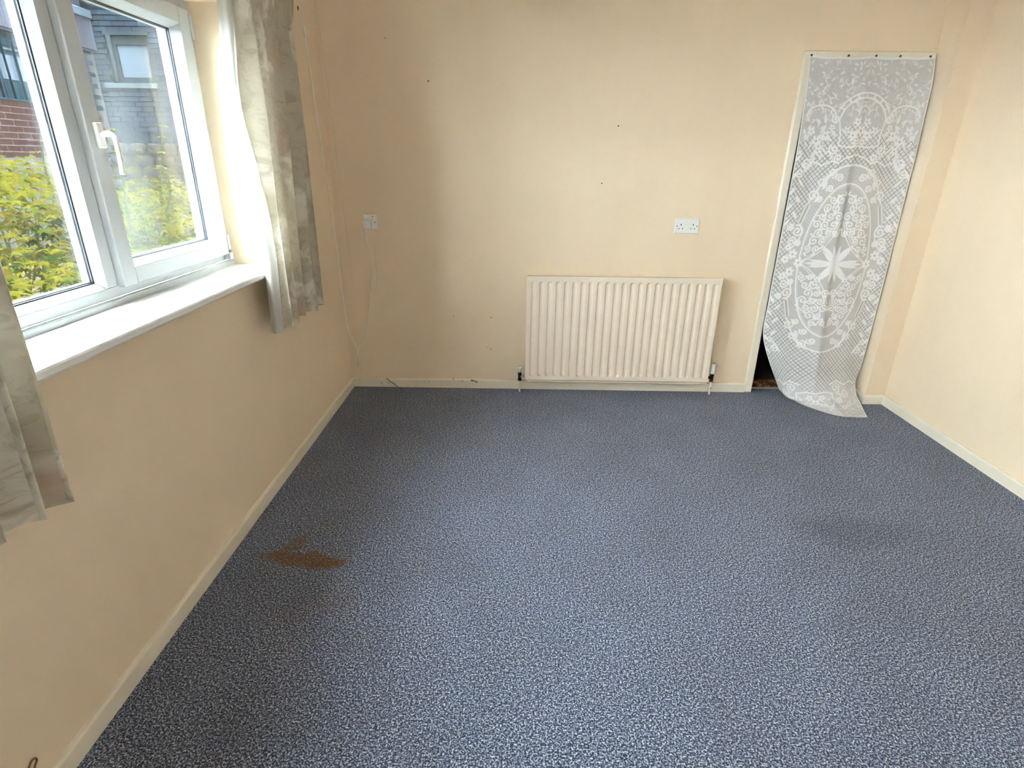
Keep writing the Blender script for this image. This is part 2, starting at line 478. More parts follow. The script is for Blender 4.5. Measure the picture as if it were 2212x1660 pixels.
# ------------------------------------------------------------------ window
win = thing('window_1', (-0.2, -1.74, 1.0), 'white double glazed window with a fixed pane and an opening sash', 'window', kind='structure')
XF = -0.165
def frame_ring(y0, y1, z0, z1, wd, x0, x1, bev=0.003):
    """mitred-looking rectangular frame made of four rails"""
    bm = bmesh.new()
    a, b, c_, d = (wd if isinstance(wd, tuple) else (wd,) * 4)   # left(y0), right(y1), bottom, top
    box(bm, (x0, y0, z0), (x1, y0 + a, z1), bev)
    box(bm, (x0, y1 - b, z0), (x1, y1, z1), bev)
    box(bm, (x0, y0 + a, z0), (x1, y1 - b, z0 + c_), bev)
    box(bm, (x0, y0 + a, z1 - d), (x1, y1 - b, z1), bev)
    return bm
def bead_ring(y0, y1, z0, z1, w, xa, xb):
    """sloping glazing bead: outer edge at x=xa, inner edge (w inside) at x=xb"""
    bm = bmesh.new()
    o_ = [(y0, z0), (y1, z0), (y1, z1), (y0, z1)]
    i_ = [(y0 + w, z0 + w), (y1 - w, z0 + w), (y1 - w, z1 - w), (y0 + w, z1 - w)]
    A = [bm.verts.new((xa, *p)) for p in o_]
    B = [bm.verts.new((xb, *p)) for p in i_]
    C = [bm.verts.new((xb - 0.004, *p)) for p in i_]
    D = [bm.verts.new((xb - 0.004, *p)) for p in o_]
    for k in range(4):
        j = (k + 1) % 4
        bm.faces.new((A[k], A[j], B[j], B[k]))
        bm.faces.new((B[k], B[j], C[j], C[k]))
        bm.faces.new((C[k], C[j], D[j], D[k]))
        bm.faces.new((D[k], D[j], A[j], A[k]))
    return bm
FY0, FY1, FZ0, FZ1 = WY0, WY1, 1.018, WZ1
YM0, YM1 = -1.806, -1.756     # mullion face
obj('window_frame', frame_ring(FY0, FY1, FZ0, FZ1, (0.05, 0.05, 0.034, 0.036), -0.235, XF), M_upvc, win)
obj('mullion', box(bmesh.new(), (-0.235, YM0, FZ0 + 0.034), (XF, YM1, FZ1 - 0.036), 0.003), M_upvc, win)
# fixed light
gy0, gy1, gz0, gz1 = FY0 + 0.05, YM0, FZ0 + 0.034, FZ1 - 0.036
obj('glazing_bead', bead_ring(gy0, gy1, gz0, gz1, 0.020, XF + 0.001, -0.188), M_upvc, win)
obj('gasket', bead_ring(gy0 + 0.0185, gy1 - 0.0185, gz0 + 0.0185, gz1 - 0.0185, 0.004, -0.1865, -0.189), M_gasket, win)
obj('spacer', frame_ring(gy0 + 0.010, gy1 - 0.010, gz0 + 0.010, gz1 - 0.010, 0.016, -0.212, -0.196, 0.001), M_spacer, win)
obj('pane', boxes(((-0.1955, gy0 + .01, gz0 + .01), (-0.1915, gy1 - .01, gz1 - .01))), M_glass, win)
obj('pane', boxes(((-0.2165, gy0 + .01, gz0 + .01), (-0.2125, gy1 - .01, gz1 - .01))), M_glass, win)
obj('outer_bead', frame_ring(gy0, gy1, gz0, gz1, 0.014, -0.228, -0.2175, 0.002), M_upvc, win)
# opening sash, standing proud of the frame
sy0, sy1, sz0, sz1 = -1.754, -1.066, 1.046, 1.948
XS = -0.143
sash = obj('sash', frame_ring(sy0, sy1, sz0, sz1, (0.064, 0.070, 0.053, 0.056), -0.205, XS, 0.004), M_upvc, win)
hy0, hy1, hz0, hz1 = sy0 + 0.064, sy1 - 0.070, sz0 + 0.053, sz1 - 0.056
obj('glazing_bead', bead_ring(hy0, hy1, hz0, hz1, 0.020, XS - 0.001, -0.178), M_upvc, sash)
obj('gasket', bead_ring(hy0 + .0185, hy1 - .0185, hz0 + .0185, hz1 - .0185, 0.004, -0.1765, -0.179), M_gasket, sash)
obj('spacer', frame_ring(hy0 + .010, hy1 - .010, hz0 + .010, hz1 - .010, 0.016, -0.201, -0.187, 0.001), M_spacer, sash)
obj('pane', boxes(((-0.186, hy0 + .01, hz0 + .01), (-0.182, hy1 - .01, hz1 - .01))), M_glass, sash)
obj('pane', boxes(((-0.206, hy0 + .01, hz0 + .01), (-0.202, hy1 - .01, hz1 - .01))), M_glass, sash)
obj('outer_bead', frame_ring(hy0 - .02, hy1 + .02, hz0 - .02, hz1 + .02, 0.034, -0.214, -0.2065, 0.002), M_upvc, sash)
obj('hinge', boxes(((-0.165, sy1, 1.062), (-0.140, sy1 + 0.018, 1.128)), ((-0.165, sy1 - 0.004, 1.022), (-0.138, sy1 + 0.022, 1.052)), bev=0.003), M_upvc, sash)
obj('hinge', boxes(((-0.165, sy1, 1.85), (-0.138, sy1 + 0.016, 1.935)), bev=0.004), M_upvc, sash)
obj('hinge_pin', boxes(((-0.160, sy1 - 0.002, 1.0545), (-0.142, sy1 + 0.016, 1.0605)), bev=0.001), M_brass, sash)
obj('handle_plate', box(bmesh.new(), (XS - 0.001, -1.730, 1.457), (XS + 0.013, -1.700, 1.528), 0.004), M_white, sash)
hp = smooth_path([(XS + 0.010, -1.715, 1.495), (XS + 0.035, -1.717, 1.497), (XS + 0.052, -1.722, 1.490), (XS + 0.059, -1.727, 1.470), (XS + 0.062, -1.731, 1.435), (XS + 0.060, -1.733, 1.385)], 5)
obj('handle_lever', tube(bmesh.new(), hp, [0.0085] * 6 + [0.0072] * (len(hp) - 6), 10), M_white, sash, True)
# cover strip and sill
obj('cover_strip', box(bmesh.new(), (-0.172, WY0, 0.990), (-0.150, WY1, 1.0165), 0.004), M_upvc, win)
pr = [(-0.235, 0.966), (-0.235, 0.9955), (0.048, 0.9955), (0.054, 0.993), (0.057, 0.988), (0.057, 0.974), (0.054, 0.969), (0.048, 0.966)]
sb = extrude_profile(bmesh.new(), pr, WY0, WY1 , lambda p, q: Vector((p[0], q, p[1])))
pr2 = [(0.0, 0.966), (0.0, 0.9955)] + pr[2:]
extrude_profile(sb, pr2, WY1, WY1 + 0.05, lambda p, q: Vector((p[0], q, p[1])))
extrude_profile(sb, pr2, WY0 - 0.05, WY0, lambda p, q: Vector((p[0], q, p[1])))
obj('window_sill', sb, M_sillpaint, win)

# extra window added out of view in the same wall to brighten the room
fill_win = thing('window_fill', (-0.2, -4.45, 1.0), 'unseen white window added behind the viewer to brighten the room', 'window', kind='structure')
obj('window_frame', frame_ring(W2Y0, W2Y1, WZ0 + 0.028, WZ1, 0.06, -0.235, XF), M_upvc, fill_win)
ym = (W2Y0 + W2Y1) / 2
obj('mullion', box(bmesh.new(), (-0.235, ym - .03, WZ0 + 0.088), (XF, ym + .03, WZ1 - 0.06), 0.003), M_upvc, fill_win)
for ya, yb in ((W2Y0 + .06, ym - .03), (ym + .03, W2Y1 - .06)):
    obj('pane', boxes(((-0.20, ya, WZ0 + .088), (-0.196, yb, WZ1 - .06))), M_glass, fill_win)
sb = extrude_profile(bmesh.new(), pr, W2Y0, W2Y1, lambda p, q: Vector((p[0], q, p[1])))
obj('window_sill', sb, M_sillpaint, fill_win)

# ------------------------------------------------------------------ radiator
RX0, RX1, RZ0, RZ1, RY = 1.170, 2.370, 0.100, 0.783, -0.100
rad = thing('radiator', (1.77, -0.06, 0.0), 'cream fluted panel radiator on the back wall under the double socket', 'radiator')
NF = 23
pitch = 0.0508
fx0 = RX0 + 0.0405
xs = sorted({round(v, 5) for i in range(NF) for v in (fx0 + pitch * i + np.array([-.0150, -.0125, -.0105, -.008, -.0045, 0, .0045, .008, .0105, .0125, .0150]))} | {RX0 + 0.004, RX1 - 0.004} | {round(fx0 + pitch * (i + .5), 5) for i in range(NF - 1)})
zt, zb = RZ1 - 0.046, RZ0 + 0.040
ends = np.array([-.0150, -.0125, -.0105, -.008, -.0045, 0, .0045])
zs = sorted(set(np.round(np.concatenate([[RZ0 + .004], zb + ends, np.linspace(zb + .03, zt - .03, 6), zt - ends, [RZ1 - .004]]), 5)))
X, Z = np.meshgrid(np.array(xs), np.array(zs))
near = np.clip(np.round((X - fx0) / pitch), 0, NF - 1)
dx = X - (fx0 + near * pitch)
dz = np.maximum(0, np.maximum(Z - zt, zb - Z))
dist = np.sqrt(dx ** 2 + dz ** 2)
tt = np.clip((0.0145 - dist) / 0.009, 0, 1)
depth = 0.0085 * tt * tt * (3 - 2 * tt)
V = np.stack([X, RY + depth, Z], -1)
obj('front_panel', grid_mesh('front_panel', V), M_rad, rad)
# rolled rim joining the panel face to its sides
bm = bmesh.new()
ring_prof = [(0.004, 0.0), (0.0012, 0.0012), (0.0, 0.004), (0.0, 0.018)]
rings = []
for ins, dy in ring_prof:
    rings.append([bm.verts.new((x, RY + dy, z)) for x, z in ((RX0 + ins, RZ0 + ins), (RX1 - ins, RZ0 + ins), (RX1 - ins, RZ1 - ins), (RX0 + ins, RZ1 - ins))])
for i in range(3):
    for k in range(4):
        bm.faces.new((rings[i][k], rings[i][(k + 1) % 4], rings[i + 1][(k + 1) % 4], rings[i + 1][k]))
bm.faces.new(rings[3])
obj('panel_rim', bm, M_rad, rad)
obj('back_panel', box(bmesh.new(), (RX0 + 0.004, -0.080, RZ0 - 0.012), (RX1 - 0.004, -0.052, RZ1 - 0.004), 0.004), M_rad, rad)
for xb in (1.36, 2.155):
    obj('bracket', boxes(((xb, -0.053, 0.62), (xb + 0.025, 0.0, 0.74))), M_rad, rad)
obj('bottom_seam', box(bmesh.new(), (RX0 + 0.018, -0.094, RZ0 - 0.014), (RX1 - 0.003, -0.072, RZ0 - 0.004), 0.002), M_rad, rad)
def valve(x, side, cap_prof, zc):
    y = -0.064
    v = obj('valve', lathe(bmesh.new(), [(0.0085, zc - 0.058), (0.0125, zc - 0.055), (0.0125, zc - 0.042), (0.010, zc - 0.038), (0.010, zc - 0.02), (0.012, zc - 0.016), (0.012, zc + 0.002)], (x, y, 0), 12), M_brass, rad, False)
    obj('valve_cap', lathe(bmesh.new(), [(r, z + zc) for r, z in cap_prof], (x, y, 0), 14), M_white, v, True)
    obj('tail_nut', tube(bmesh.new(), [(x + side * 0.006, y, zc - 0.028), (x + side * 0.022, y, zc - 0.028), (x + side * 0.024, y, zc - 0.028), (x + side * 0.05, y, zc - 0.028)], [0.010, 0.010, 0.0075, 0.0075], 6), M_spacer if side > 0 else M_brass, v)
    return v
valve(1.135, 1, [(0.0115, 0.0), (0.0115, 0.028), (0.0135, 0.030), (0.0135, 0.036), (0.011, 0.040)], 0.138)
valve(2.404, -1, [(0.016, 0.0), (0.0185, 0.008), (0.0175, 0.026), (0.0155, 0.034), (0.0155, 0.060), (0.0165, 0.062), (0.0155, 0.069)], 0.150)
obj('pipe', tube(bmesh.new(), [(1.135, -0.064, 0.085), (1.1345, -0.064, 0.04), (1.136, -0.064, 0.0)], 0.0072, 10), M_gloss, rad, True)
rp = obj('pipe', tube(bmesh.new(), [(2.404, -0.064, 0.096), (2.403, -0.064, 0.04), (2.404, -0.064, 0.0)], 0.0078, 10), M_white, rad, True)
o = blob('chipped_spot', (2.4055, -0.0717, 0.048), .0035, .009, M_black, rp, 'y', 3, 8, 0.0006)

# ------------------------------------------------------------------ sockets
def socket_plate(cx, cz, w, h, name, label):
    t = thing(name, (cx, 0, cz), label, 'socket')
    bm = bmesh.new()
    pr = [(0.0, 0.0), (0.0, 0.006), (0.004, 0.0095)]
    rings = []
    for ins, d in pr:
        rings.append([bm.verts.new((cx + sx * (w / 2 - ins), -d, cz + sz * (h / 2 - ins))) for sx, sz in ((-1, -1), (1, -1), (1, 1), (-1, 1))])
    for i in range(2):
        for k in range(4):
            bm.faces.new((rings[i][k], rings[i][(k + 1) % 4], rings[i + 1][(k + 1) % 4], rings[i + 1][k]))
    bm.faces.new(rings[-1]); bm.faces.new(rings[0][::-1])
    obj('face_plate', bm, M_white, t)
    return t
def hole(t, x, z, w, h, n='pin_hole'):
    obj(n, boxes(((x - w / 2, -0.0099, z - h / 2), (x + w / 2, -0.0085, z + h / 2))), M_black, t)
def rocker(t, x, z, w=0.011, h=0.021):
    bm = bmesh.new()
    vs_ = [bm.verts.new((x + sx * w / 2, y, z + sz * h / 2)) for y, sx, sz in ((-.009, -1, -1), (-.009, 1, -1), (-.009, 1, 1), (-.009, -1, 1))]
    ws_ = [bm.verts.new((x + sx * w / 2.4, y, z + sz * h / 2.2)) for y, sx, sz in ((-.0105, -1, -1), (-.0105, 1, -1), (-.0145, 1, 1), (-.0145, -1, 1))]
    for k in range(4): bm.faces.new((vs_[k], vs_[(k + 1) % 4], ws_[(k + 1) % 4], ws_[k]))
    bm.faces.new(ws_)
    obj('rocker_switch', bm, M_white, t)
cx, cz = 2.134, 1.080
t = socket_plate(cx, cz, 0.146, 0.088, 'double_socket', 'white double wall socket above the right end of the radiator')
for s in (-1, 1):
    hole(t, cx + s * 0.0365 , cz + 0.009, 0.0050, 0.0105)
    hole(t, cx + s * 0.0365 - 0.0112, cz - 0.0142, 0.0062, 0.0052)
    hole(t, cx + s * 0.0365 + 0.0112, cz - 0.0142, 0.0062, 0.0052)
    hole(t, cx + s * 0.0600, cz + 0.001, 0.0055, 0.0055, 'screw')
    rocker(t, cx + s * 0.0085, cz + 0.017)
cx, cz = 0.209, 1.080
t = socket_plate(cx, cz, 0.086, 0.089, 'single_socket', 'white single wall socket near the corner with an adapter plugged in')
rocker(t, cx + 0.019, cz + 0.022, 0.010, 0.020)
hole(t, cx + 0.017, cz + 0.0335, 0.008, 0.003, 'switch_mark')
hole(t, cx + 0.030, cz - 0.001, 0.0055, 0.0055, 'screw')
pl = thing('power_adapter', (0.196, -0.01, 1.07), 'small white plug-in adapter with its lead hanging below', 'adapter')
obj('body', box(bmesh.new(), (0.170, -0.048, 1.046), (0.198, -0.009, 1.096), 0.004, 3), M_white, pl)
obj('plug_block', box(bmesh.new(), (0.196, -0.034, 1.048), (0.220, -0.009, 1.088), 0.004, 3), M_white, pl)
obj('strain_relief', lathe(bmesh.new(), [(0.0035, -0.036), (0.006, -0.020), (0.0085, -0.004), (0.0085, 0.002)], (0.184, -0.030, 1.047), 12), M_white, pl, True)

cb = thing('hanging_cable', (0.05, -0.01, 0.13), 'long thin white cable looped from the adapter up the window wall', 'cable')
path = [(0.184, -0.030, 1.0105), (0.186, -0.026, 0.96), (0.196, -0.014, 0.91), (0.202, -0.008, 0.81), (0.182, -0.006, 0.68), (0.156, -0.006, 0.53), (0.142, -0.006, 0.44), (0.118, -0.006, 0.37), (0.083, -0.008, 0.29), (0.055, -0.008, 0.23), (0.047, -0.008, 0.18), (0.055, -0.012, 0.135), (0.066, -0.012, 0.18), (0.062, -0.012, 0.235), (0.047, -0.012, 0.295), (0.020, -0.012, 0.37), (0.006, -0.018, 0.45), (0.006, -0.040, 0.63), (0.006, -0.060, 0.78), (0.006, -0.075, 1.03), (0.006, -0.093, 1.22), (0.006, -0.120, 1.37), (0.006, -0.152, 1.56), (0.006, -0.184, 1.76), (0.006, -0.218, 1.965), (0.006, -0.224, 2.02)]
obj('lead', tube(bmesh.new(), smooth_path(path, 6), 0.0028, 8), M_cable, cb, True)
obj('connector', tube(bmesh.new(), [(0.008, -0.2205, 2.005), (0.009, -0.222, 2.015), (0.009, -0.226, 2.045), (0.009, -0.229, 2.058), (0.008, -0.231, 2.064)], [0.003, 0.0065, 0.0075, 0.005, 0.002], 10), M_white, cb, True)
obj('wire_end', tube(bmesh.new(), smooth_path([(0.008, -0.231, 2.062), (0.007, -0.236, 2.085), (0.006, -0.248, 2.105), (0.004, -0.260, 2.122)], 4), 0.0011, 6), M_cable, cb, True)
o = obj('bell_wire', tube(bmesh.new(), smooth_path([(0.222, -0.0015, 1.034), (0.221, -0.0015, 0.98), (0.223, -0.0015, 0.86), (0.221, -0.0015, 0.74), (0.205, -0.0015, 0.63)], 6), 0.0022, 8), M_wall, None, True)
tag(o, 'short cream painted wire stuck to the wall under the single socket', 'wire')

# dry root on the skirting
rt = smooth_path([(0.235, -ST - 0.001, 0.066), (0.255, -ST - 0.003, 0.048), (0.28, -ST - 0.003, 0.028), (0.312, -ST - 0.004, 0.003)], 4)
bm = tube(bmesh.new(), rt, 0.0026, 6)
tube(bm, smooth_path([(0.236, -ST - .002, 0.036), (0.252, -ST - .004, 0.030), (0.268, -ST - .003, 0.036), (0.290, -ST - .004, 0.030), (0.300, -ST - .003, 0.022)], 4), 0.0014, 6)
tag(obj('dried_root', bm, M_twig, None, True), 'thin brown dried root caught on the back skirting board', 'twig')
bm = tube(bmesh.new(), smooth_path([(0.001, -2.685, 0.085), (0.002, -2.672, 0.115), (0.003, -2.655, 0.132), (0.003, -2.645, 0.130), (0.002, -2.642, 0.120), (0.003, -2.652, 0.112), (0.002, -2.660, 0.095)], 5), 0.0022, 6)
tag(obj('thread_scrap', bm, M_twig, None, True), 'small curled brown scrap stuck low on the window wall', 'scrap')

# ------------------------------------------------------------------ floral curtains
def curtain(name, label, y_top, y_bot, z_top, z_bot, nf, seed, lead, tw):
    """lead edge at s=0; y_top/y_bot: (lead, far)"""
    t = thing(name, (0.08, (y_top[0] + y_top[1]) / 2, z_top), label, 'curtain', 'floral curtains')
    rd = random.Random(seed)
    ph = [rd.uniform(0, 6.28) for _ in range(6)]
    ns, nt = 220, 90
    s = np.linspace(0, 1, ns)[None, :].repeat(nt, 0)
    d = (np.linspace(0, 1, nt) ** 1.15)[:, None].repeat(ns, 1)
    drop = d * (z_top - z_bot)
    yy = (1 - d) * (y_top[0] + (y_top[1] - y_top[0]) * s) + d * (y_bot[0] + (y_bot[1] - y_bot[0]) * s)
    sw = s + 0.035 * np.sin(5.1 * s + ph[0]) * (0.4 + 0.6 * d)
    phase = 2 * PI * (nf * sw + 0.16 * np.sin(3.3 * d + ph[1])) + ph[2]
    amp = 0.015 + 0.025 * np.clip(drop / 0.5, 0, 1)
    amp = amp * (0.8 + 0.3 * np.sin(9 * s + ph[3]))
    xx = 0.108 + amp * np.sin(phase) + 0.006 * np.sin(phase * 2.3 + 4 * d + ph[4]) * np.clip(drop / .2, 0, 1)
    sg = np.sign(y_top[1] - y_top[0])
    yy = yy + sg * 0.22 * amp * np.sin(2 * phase)
    hd = np.exp(-(drop / 0.075) ** 2)
    xx = xx + 0.0055 * np.sin(2 * PI * 26 * s) * hd + 0.010 * hd
    zz = z_top - drop + 0.006 * np.sin(phase + 1.0) * d + 0.004 * np.sin(13 * s + ph[5]) * d
    L = 1.35 * abs(y_top[1] - y_top[0])
    uv = np.stack([s * L + seed * 0.37, drop + 0.13 * seed], -1)
    obj('fabric', grid_mesh('fabric', np.stack([xx, yy, zz], -1), uv), M_curtain, t)
    # lining: return strip at the leading edge, then the back of the curtain
    k = 14
    e = np.linspace(0, 1, k)[None, :]
    lx0, ly0 = xx[:, :1], yy[:, :1]
    stripx = lx0 - e * tw
    stripy = ly0 - sg * (0.010 + 0.012 * np.sin(e * PI) + 0.004 * np.sin(7 * e + 5 * d[:, :1]))
    stripz = (zz[:, :1] - 0.004 * d[:, :1]) - 0.012 * d[:, :1] ** 6 + 0 * e
    backx = 0.060 + 0.004 * np.sin(14 * s[:, 2:])
    BX = np.concatenate([stripx[:, ::-1][:, 1:], xx[:, :1] - 0.004, xx[:, :1] - 0.014, backx], 1) if False else np.concatenate([stripx, backx], 1)
    BY = np.concatenate([stripy, yy[:, 2:]], 1)
    BZ = np.concatenate([stripz, zz[:, 2:] + 0.012 * d[:, 2:]], 1)
    uvb = np.stack(np.meshgrid(np.linspace(0, L, BX.shape[1]), np.linspace(0, z_top - z_bot, nt)), -1)
    obj('lining', grid_mesh('lining', np.stack([BX, BY, BZ], -1), uvb), M_lining, t)
    bm = bmesh.new()
    n = 7
    for i in range(n):
        yk = y_top[0] + (y_top[1] - y_top[0]) * (i + .5) / n
        tube(bm, [(0.105, yk, z_top - 0.03), (0.095, yk, z_top - 0.012), (0.088, yk, z_top + 0.008), (0.088, yk, z_top + 0.0165)], 0.0015, 5)
    obj('hooks', tag(bm, None) if False else bm, M_white, t)['kind'] = 'stuff'
    return t
curtain('curtain', 'faded leaf-print curtain at the far end of the window, nearest the radiator wall', (-1.19, -0.64), (-1.225, -0.725), 2.075, 0.752, 5.2, 1, 1, 0.050)
curtain('curtain', 'faded leaf-print curtain at the near end of the window, cut by the picture edge', (-2.455, -3.05), (-2.475, -3.05), 2.075, 0.738, 6.6, 2, 1, 0.05)
tr_ = thing('curtain_rail', (0.08, -1.8, 2.1), 'slim white curtain track above the window', 'curtain rail')
obj('track', box(bmesh.new(), (0.078, -3.10, 2.092), (0.098, -0.58, 2.116), 0.003), M_white, tr_)
for yb in (-3.0, -1.75, -0.68):
    obj('bracket', boxes(((0.0, yb - 0.012, 2.098), (0.08, yb + 0.012, 2.112)), ((0.0, yb - 0.014, 2.085), (0.006, yb + 0.014, 2.125))), M_white, tr_)

# ------------------------------------------------------------------ lace curtain
NU, NV = 250, 800
ULIM, VLEN = 0.36, 2.30
U = np.linspace(-ULIM, ULIM, NU)
Vv = np.linspace(0, VLEN, NV)
UU, VV = np.meshgrid(U, Vv)
rng = np.random.RandomState(3)
du, dv = U[1] - U[0], Vv[1] - Vv[0]

def vnoise(sc, seed):
    r = np.random.RandomState(seed)
    gu, gv = int(2 * ULIM * sc) + 3, int(VLEN * sc) + 3
    g = r.rand(gv, gu)
    x = (UU + ULIM) * sc; y = VV * sc
    i, j = x.astype(int), y.astype(int)
    fx, fy = x - i, y - j
    fx, fy = fx * fx * (3 - 2 * fx), fy * fy * (3 - 2 * fy)
    return (g[j, i] * (1 - fx) + g[j, i + 1] * fx) * (1 - fy) + (g[j + 1, i] * (1 - fx) + g[j + 1, i + 1] * fx) * fy

# nets
p_ = 0.0275
a_ = (UU + VV) / p_; b_ = (UU - VV) / p_
fa, fb = np.abs(a_ - np.floor(a_) - .5), np.abs(b_ - np.floor(b_) - .5)
mx = np.maximum(fa, fb)
lattice = np.where(mx > 0.385, 0.22, 0.86)
lattice = np.where(mx < 0.12, 0.62, lattice)
fine = 0.50 + 0.10 * (np.maximum(np.abs((UU / .012) % 1 - .5), np.abs((VV / .012 + UU / .024) % 1 - .5)) > .38)
dens_net = 0.58 + 0.10 * (vnoise(90, 5) - .5)
OV, OU, OH = 1.11, 0.215, 0.455     # oval centre v, half width, half height
ro = np.sqrt((UU / OU) ** 2 + ((VV - OV) / OH) ** 2)
ro2 = np.sqrt((UU / (OU + 0.085)) ** 2 + ((VV - OV) / (OH + 0.10)) ** 2)
D = lattice.copy()
diag = 0.50 + 0.22 * ((np.abs(((UU + VV) / .020) % 1 - .5) > .40) | (np.abs(((UU - VV) / .020) % 1 - .5) > .40))
D = np.where(ro2 < 1, diag, D)
D = np.where(ro < 1, fine, D)
D = np.where(VV < 0.33 + 0.10 * np.abs(UU / .34), dens_net, D)
D = np.where((VV > 1.93 + 0.03 * np.cos(UU * 20)), dens_net + 0.05, D)

def stroke(pts, w, val=1.0, mirror=False, soft=0.0022):
    global D
    pts = np.asarray(pts, float)
    for sgn in ((1, -1) if mirror else (1,)):
        P = pts * np.array([sgn, 1.0])
        for (x0, y0), (x1, y1) in zip(P[:-1], P[1:]):
            m_ = w + soft
            i0 = max(0, int((min(x0, x1) - m_ + ULIM) / du)); i1 = min(NU, int((max(x0, x1) + m_ + ULIM) / du) + 2)
            j0 = max(0, int((min(y0, y1) - m_) / dv)); j1 = min(NV, int((max(y0, y1) + m_) / dv) + 2)
            if i0 >= i1 or j0 >= j1: continue
            u_, v_ = UU[j0:j1, i0:i1], VV[j0:j1, i0:i1]
            ex, ey = x1 - x0, y1 - y0
            l2 = ex * ex + ey * ey + 1e-12
            t_ = np.clip(((u_ - x0) * ex + (v_ - y0) * ey) / l2, 0, 1)
            ds = np.hypot(u_ - x0 - t_ * ex, v_ - y0 - t_ * ey)
            k_ = np.clip((w + soft - ds) / (2 * soft), 0, 1)
            sub = D[j0:j1, i0:i1]
            D[j0:j1, i0:i1] = sub * (1 - k_) + np.maximum(sub, val) * k_ if val > 0.4 else sub * (1 - k_) + val * k_

def spiral(cx, cy, r, a0, dr, turns=1.35, w=0.0042, tail=None, mirror=True, val=1.0):
    n = int(20 * turns)
    pts = []
    if tail is not None: pts.append(tail)
    for k in range(n + 1):
        f = k / n
        a = a0 + dr * f * turns * 2 * PI
        rr = r * (1 - 0.80 * f)
        pts.append((cx + rr * math.cos(a), cy + rr * math.sin(a)))
    stroke(pts, w, val, mirror)
    e = pts[-1]
    stroke([e, (e[0] + 1e-4, e[1])], w * 1.5, val, mirror)

def leaf(cx, cy, L, w, ang, val=1.0, mirror=True, hollow=0.0):
    pts, n = [], 8
    c_, s_ = math.cos(ang), math.sin(ang)
    for k in range(n):
        f0, f1 = k / n, (k + 1) / n
        ww = w * math.sin(PI * (f0 + f1) / 2) ** 0.8
        stroke([(cx + c_ * L * f0, cy + s_ * L * f0), (cx + c_ * L * f1, cy + s_ * L * f1)], ww, val, mirror, 0.0018)
    if hollow:
        stroke([(cx + c_ * L * .2, cy + s_ * L * .2), (cx + c_ * L * .8, cy + s_ * L * .8)], hollow, 0.45 + .2, mirror)

def flower(cx, cy, r, n=6, val=1.0, mirror=True, rot=0.3):
    for k in range(n):
        a = rot + 2 * PI * k / n
        stroke([(cx + r * .45 * math.cos(a), cy + r * .45 * math.sin(a)), (cx + r * .72 * math.cos(a), cy + r * .72 * math.sin(a))], r * .30, val, mirror)
    stroke([(cx, cy), (cx + 1e-4, cy)], r * .16, 0.25, mirror)

def ell(cu, cv, ru, rv, a0, a1, n=60):
    return [(cu + ru * math.cos(a0 + (a1 - a0) * k / n), cv + rv * math.sin(a0 + (a1 - a0) * k / n)) for k in range(n + 1)]

# top and bottom all-over foliage
for zone in ((0.02, 0.33, 150), (1.96, 2.28, 120)):
    for _ in range(zone[2]):
        cu, cv = rng.uniform(0, .35), rng.uniform(zone[0], zone[1])
        leaf(cu, cv, rng.uniform(.016, .034), rng.uniform(.003, .006), rng.uniform(0, 6.28), rng.uniform(.75, .95))
# top medallion
stroke(ell(0, 0.335, 0.135, 0.13, PI * 1.08, PI * 1.92, 30), 0.0045)
stroke(ell(0, 0.335, 0.160, 0.155, PI * 1.12, PI * 1.88, 30), 0.0040)
for k in range(7):
    a = PI * (1.17 + 0.11 * 6 * k / 6)
    for sg_ in (1,):
        stroke([(0.137 * math.cos(a), 0.335 + .132 * math.sin(a)), (0.158 * math.cos(a), 0.335 + .153 * math.sin(a))], 0.003, 1.0, True)
stroke([(0.135, 0.32), (0.118, 0.40), (0.118, 0.455), (0.06, 0.462), (0.0, 0.455)], 0.004, 1, True)
stroke(ell(0.245, 0.30, 0.085, 0.055, PI, 2 * PI, 26), 0.0040, 1, True)
for k in range(11):
    a = PI + PI * k / 10
    stroke([(0.245 + .068 * math.cos(a), 0.305 + .042 * math.sin(a))] * 2, 0.0045, 1, True)
spiral(0.155, 0.315, 0.022, 0, 1, 1.1)
spiral(0.140, 0.475, 0.028, -1, 1, 1.3, 0.0045)
spiral(0.105, 0.520, 0.026, 2, -1, 1.3, 0.0045)
for cu, cv, r in ((0.0, 0.375, .03), (0.045, 0.40, .028), (0.03, 0.33, .024), (0.085, 0.375, .022), (0.02, 0.435, .02), (0.20, 0.40, .026), (0.25, 0.43, .032), (0.29, 0.38, .024), (0.17, 0.36, .018), (0.23, 0.48, .026)):
    flower(cu, cv, r, 5, 0.95)
for k in range(26):
    leaf(rng.uniform(.15, .33), rng.uniform(.33, .52), rng.uniform(.025, .05), rng.uniform(.005, .009), rng.uniform(0, 6.28), 0.92)
stroke([(0, .50), (0.05, .515), (0.10, .545), (0.14, .535), (0.19, .56), (0.24, .54)], 0.004, 1, True)
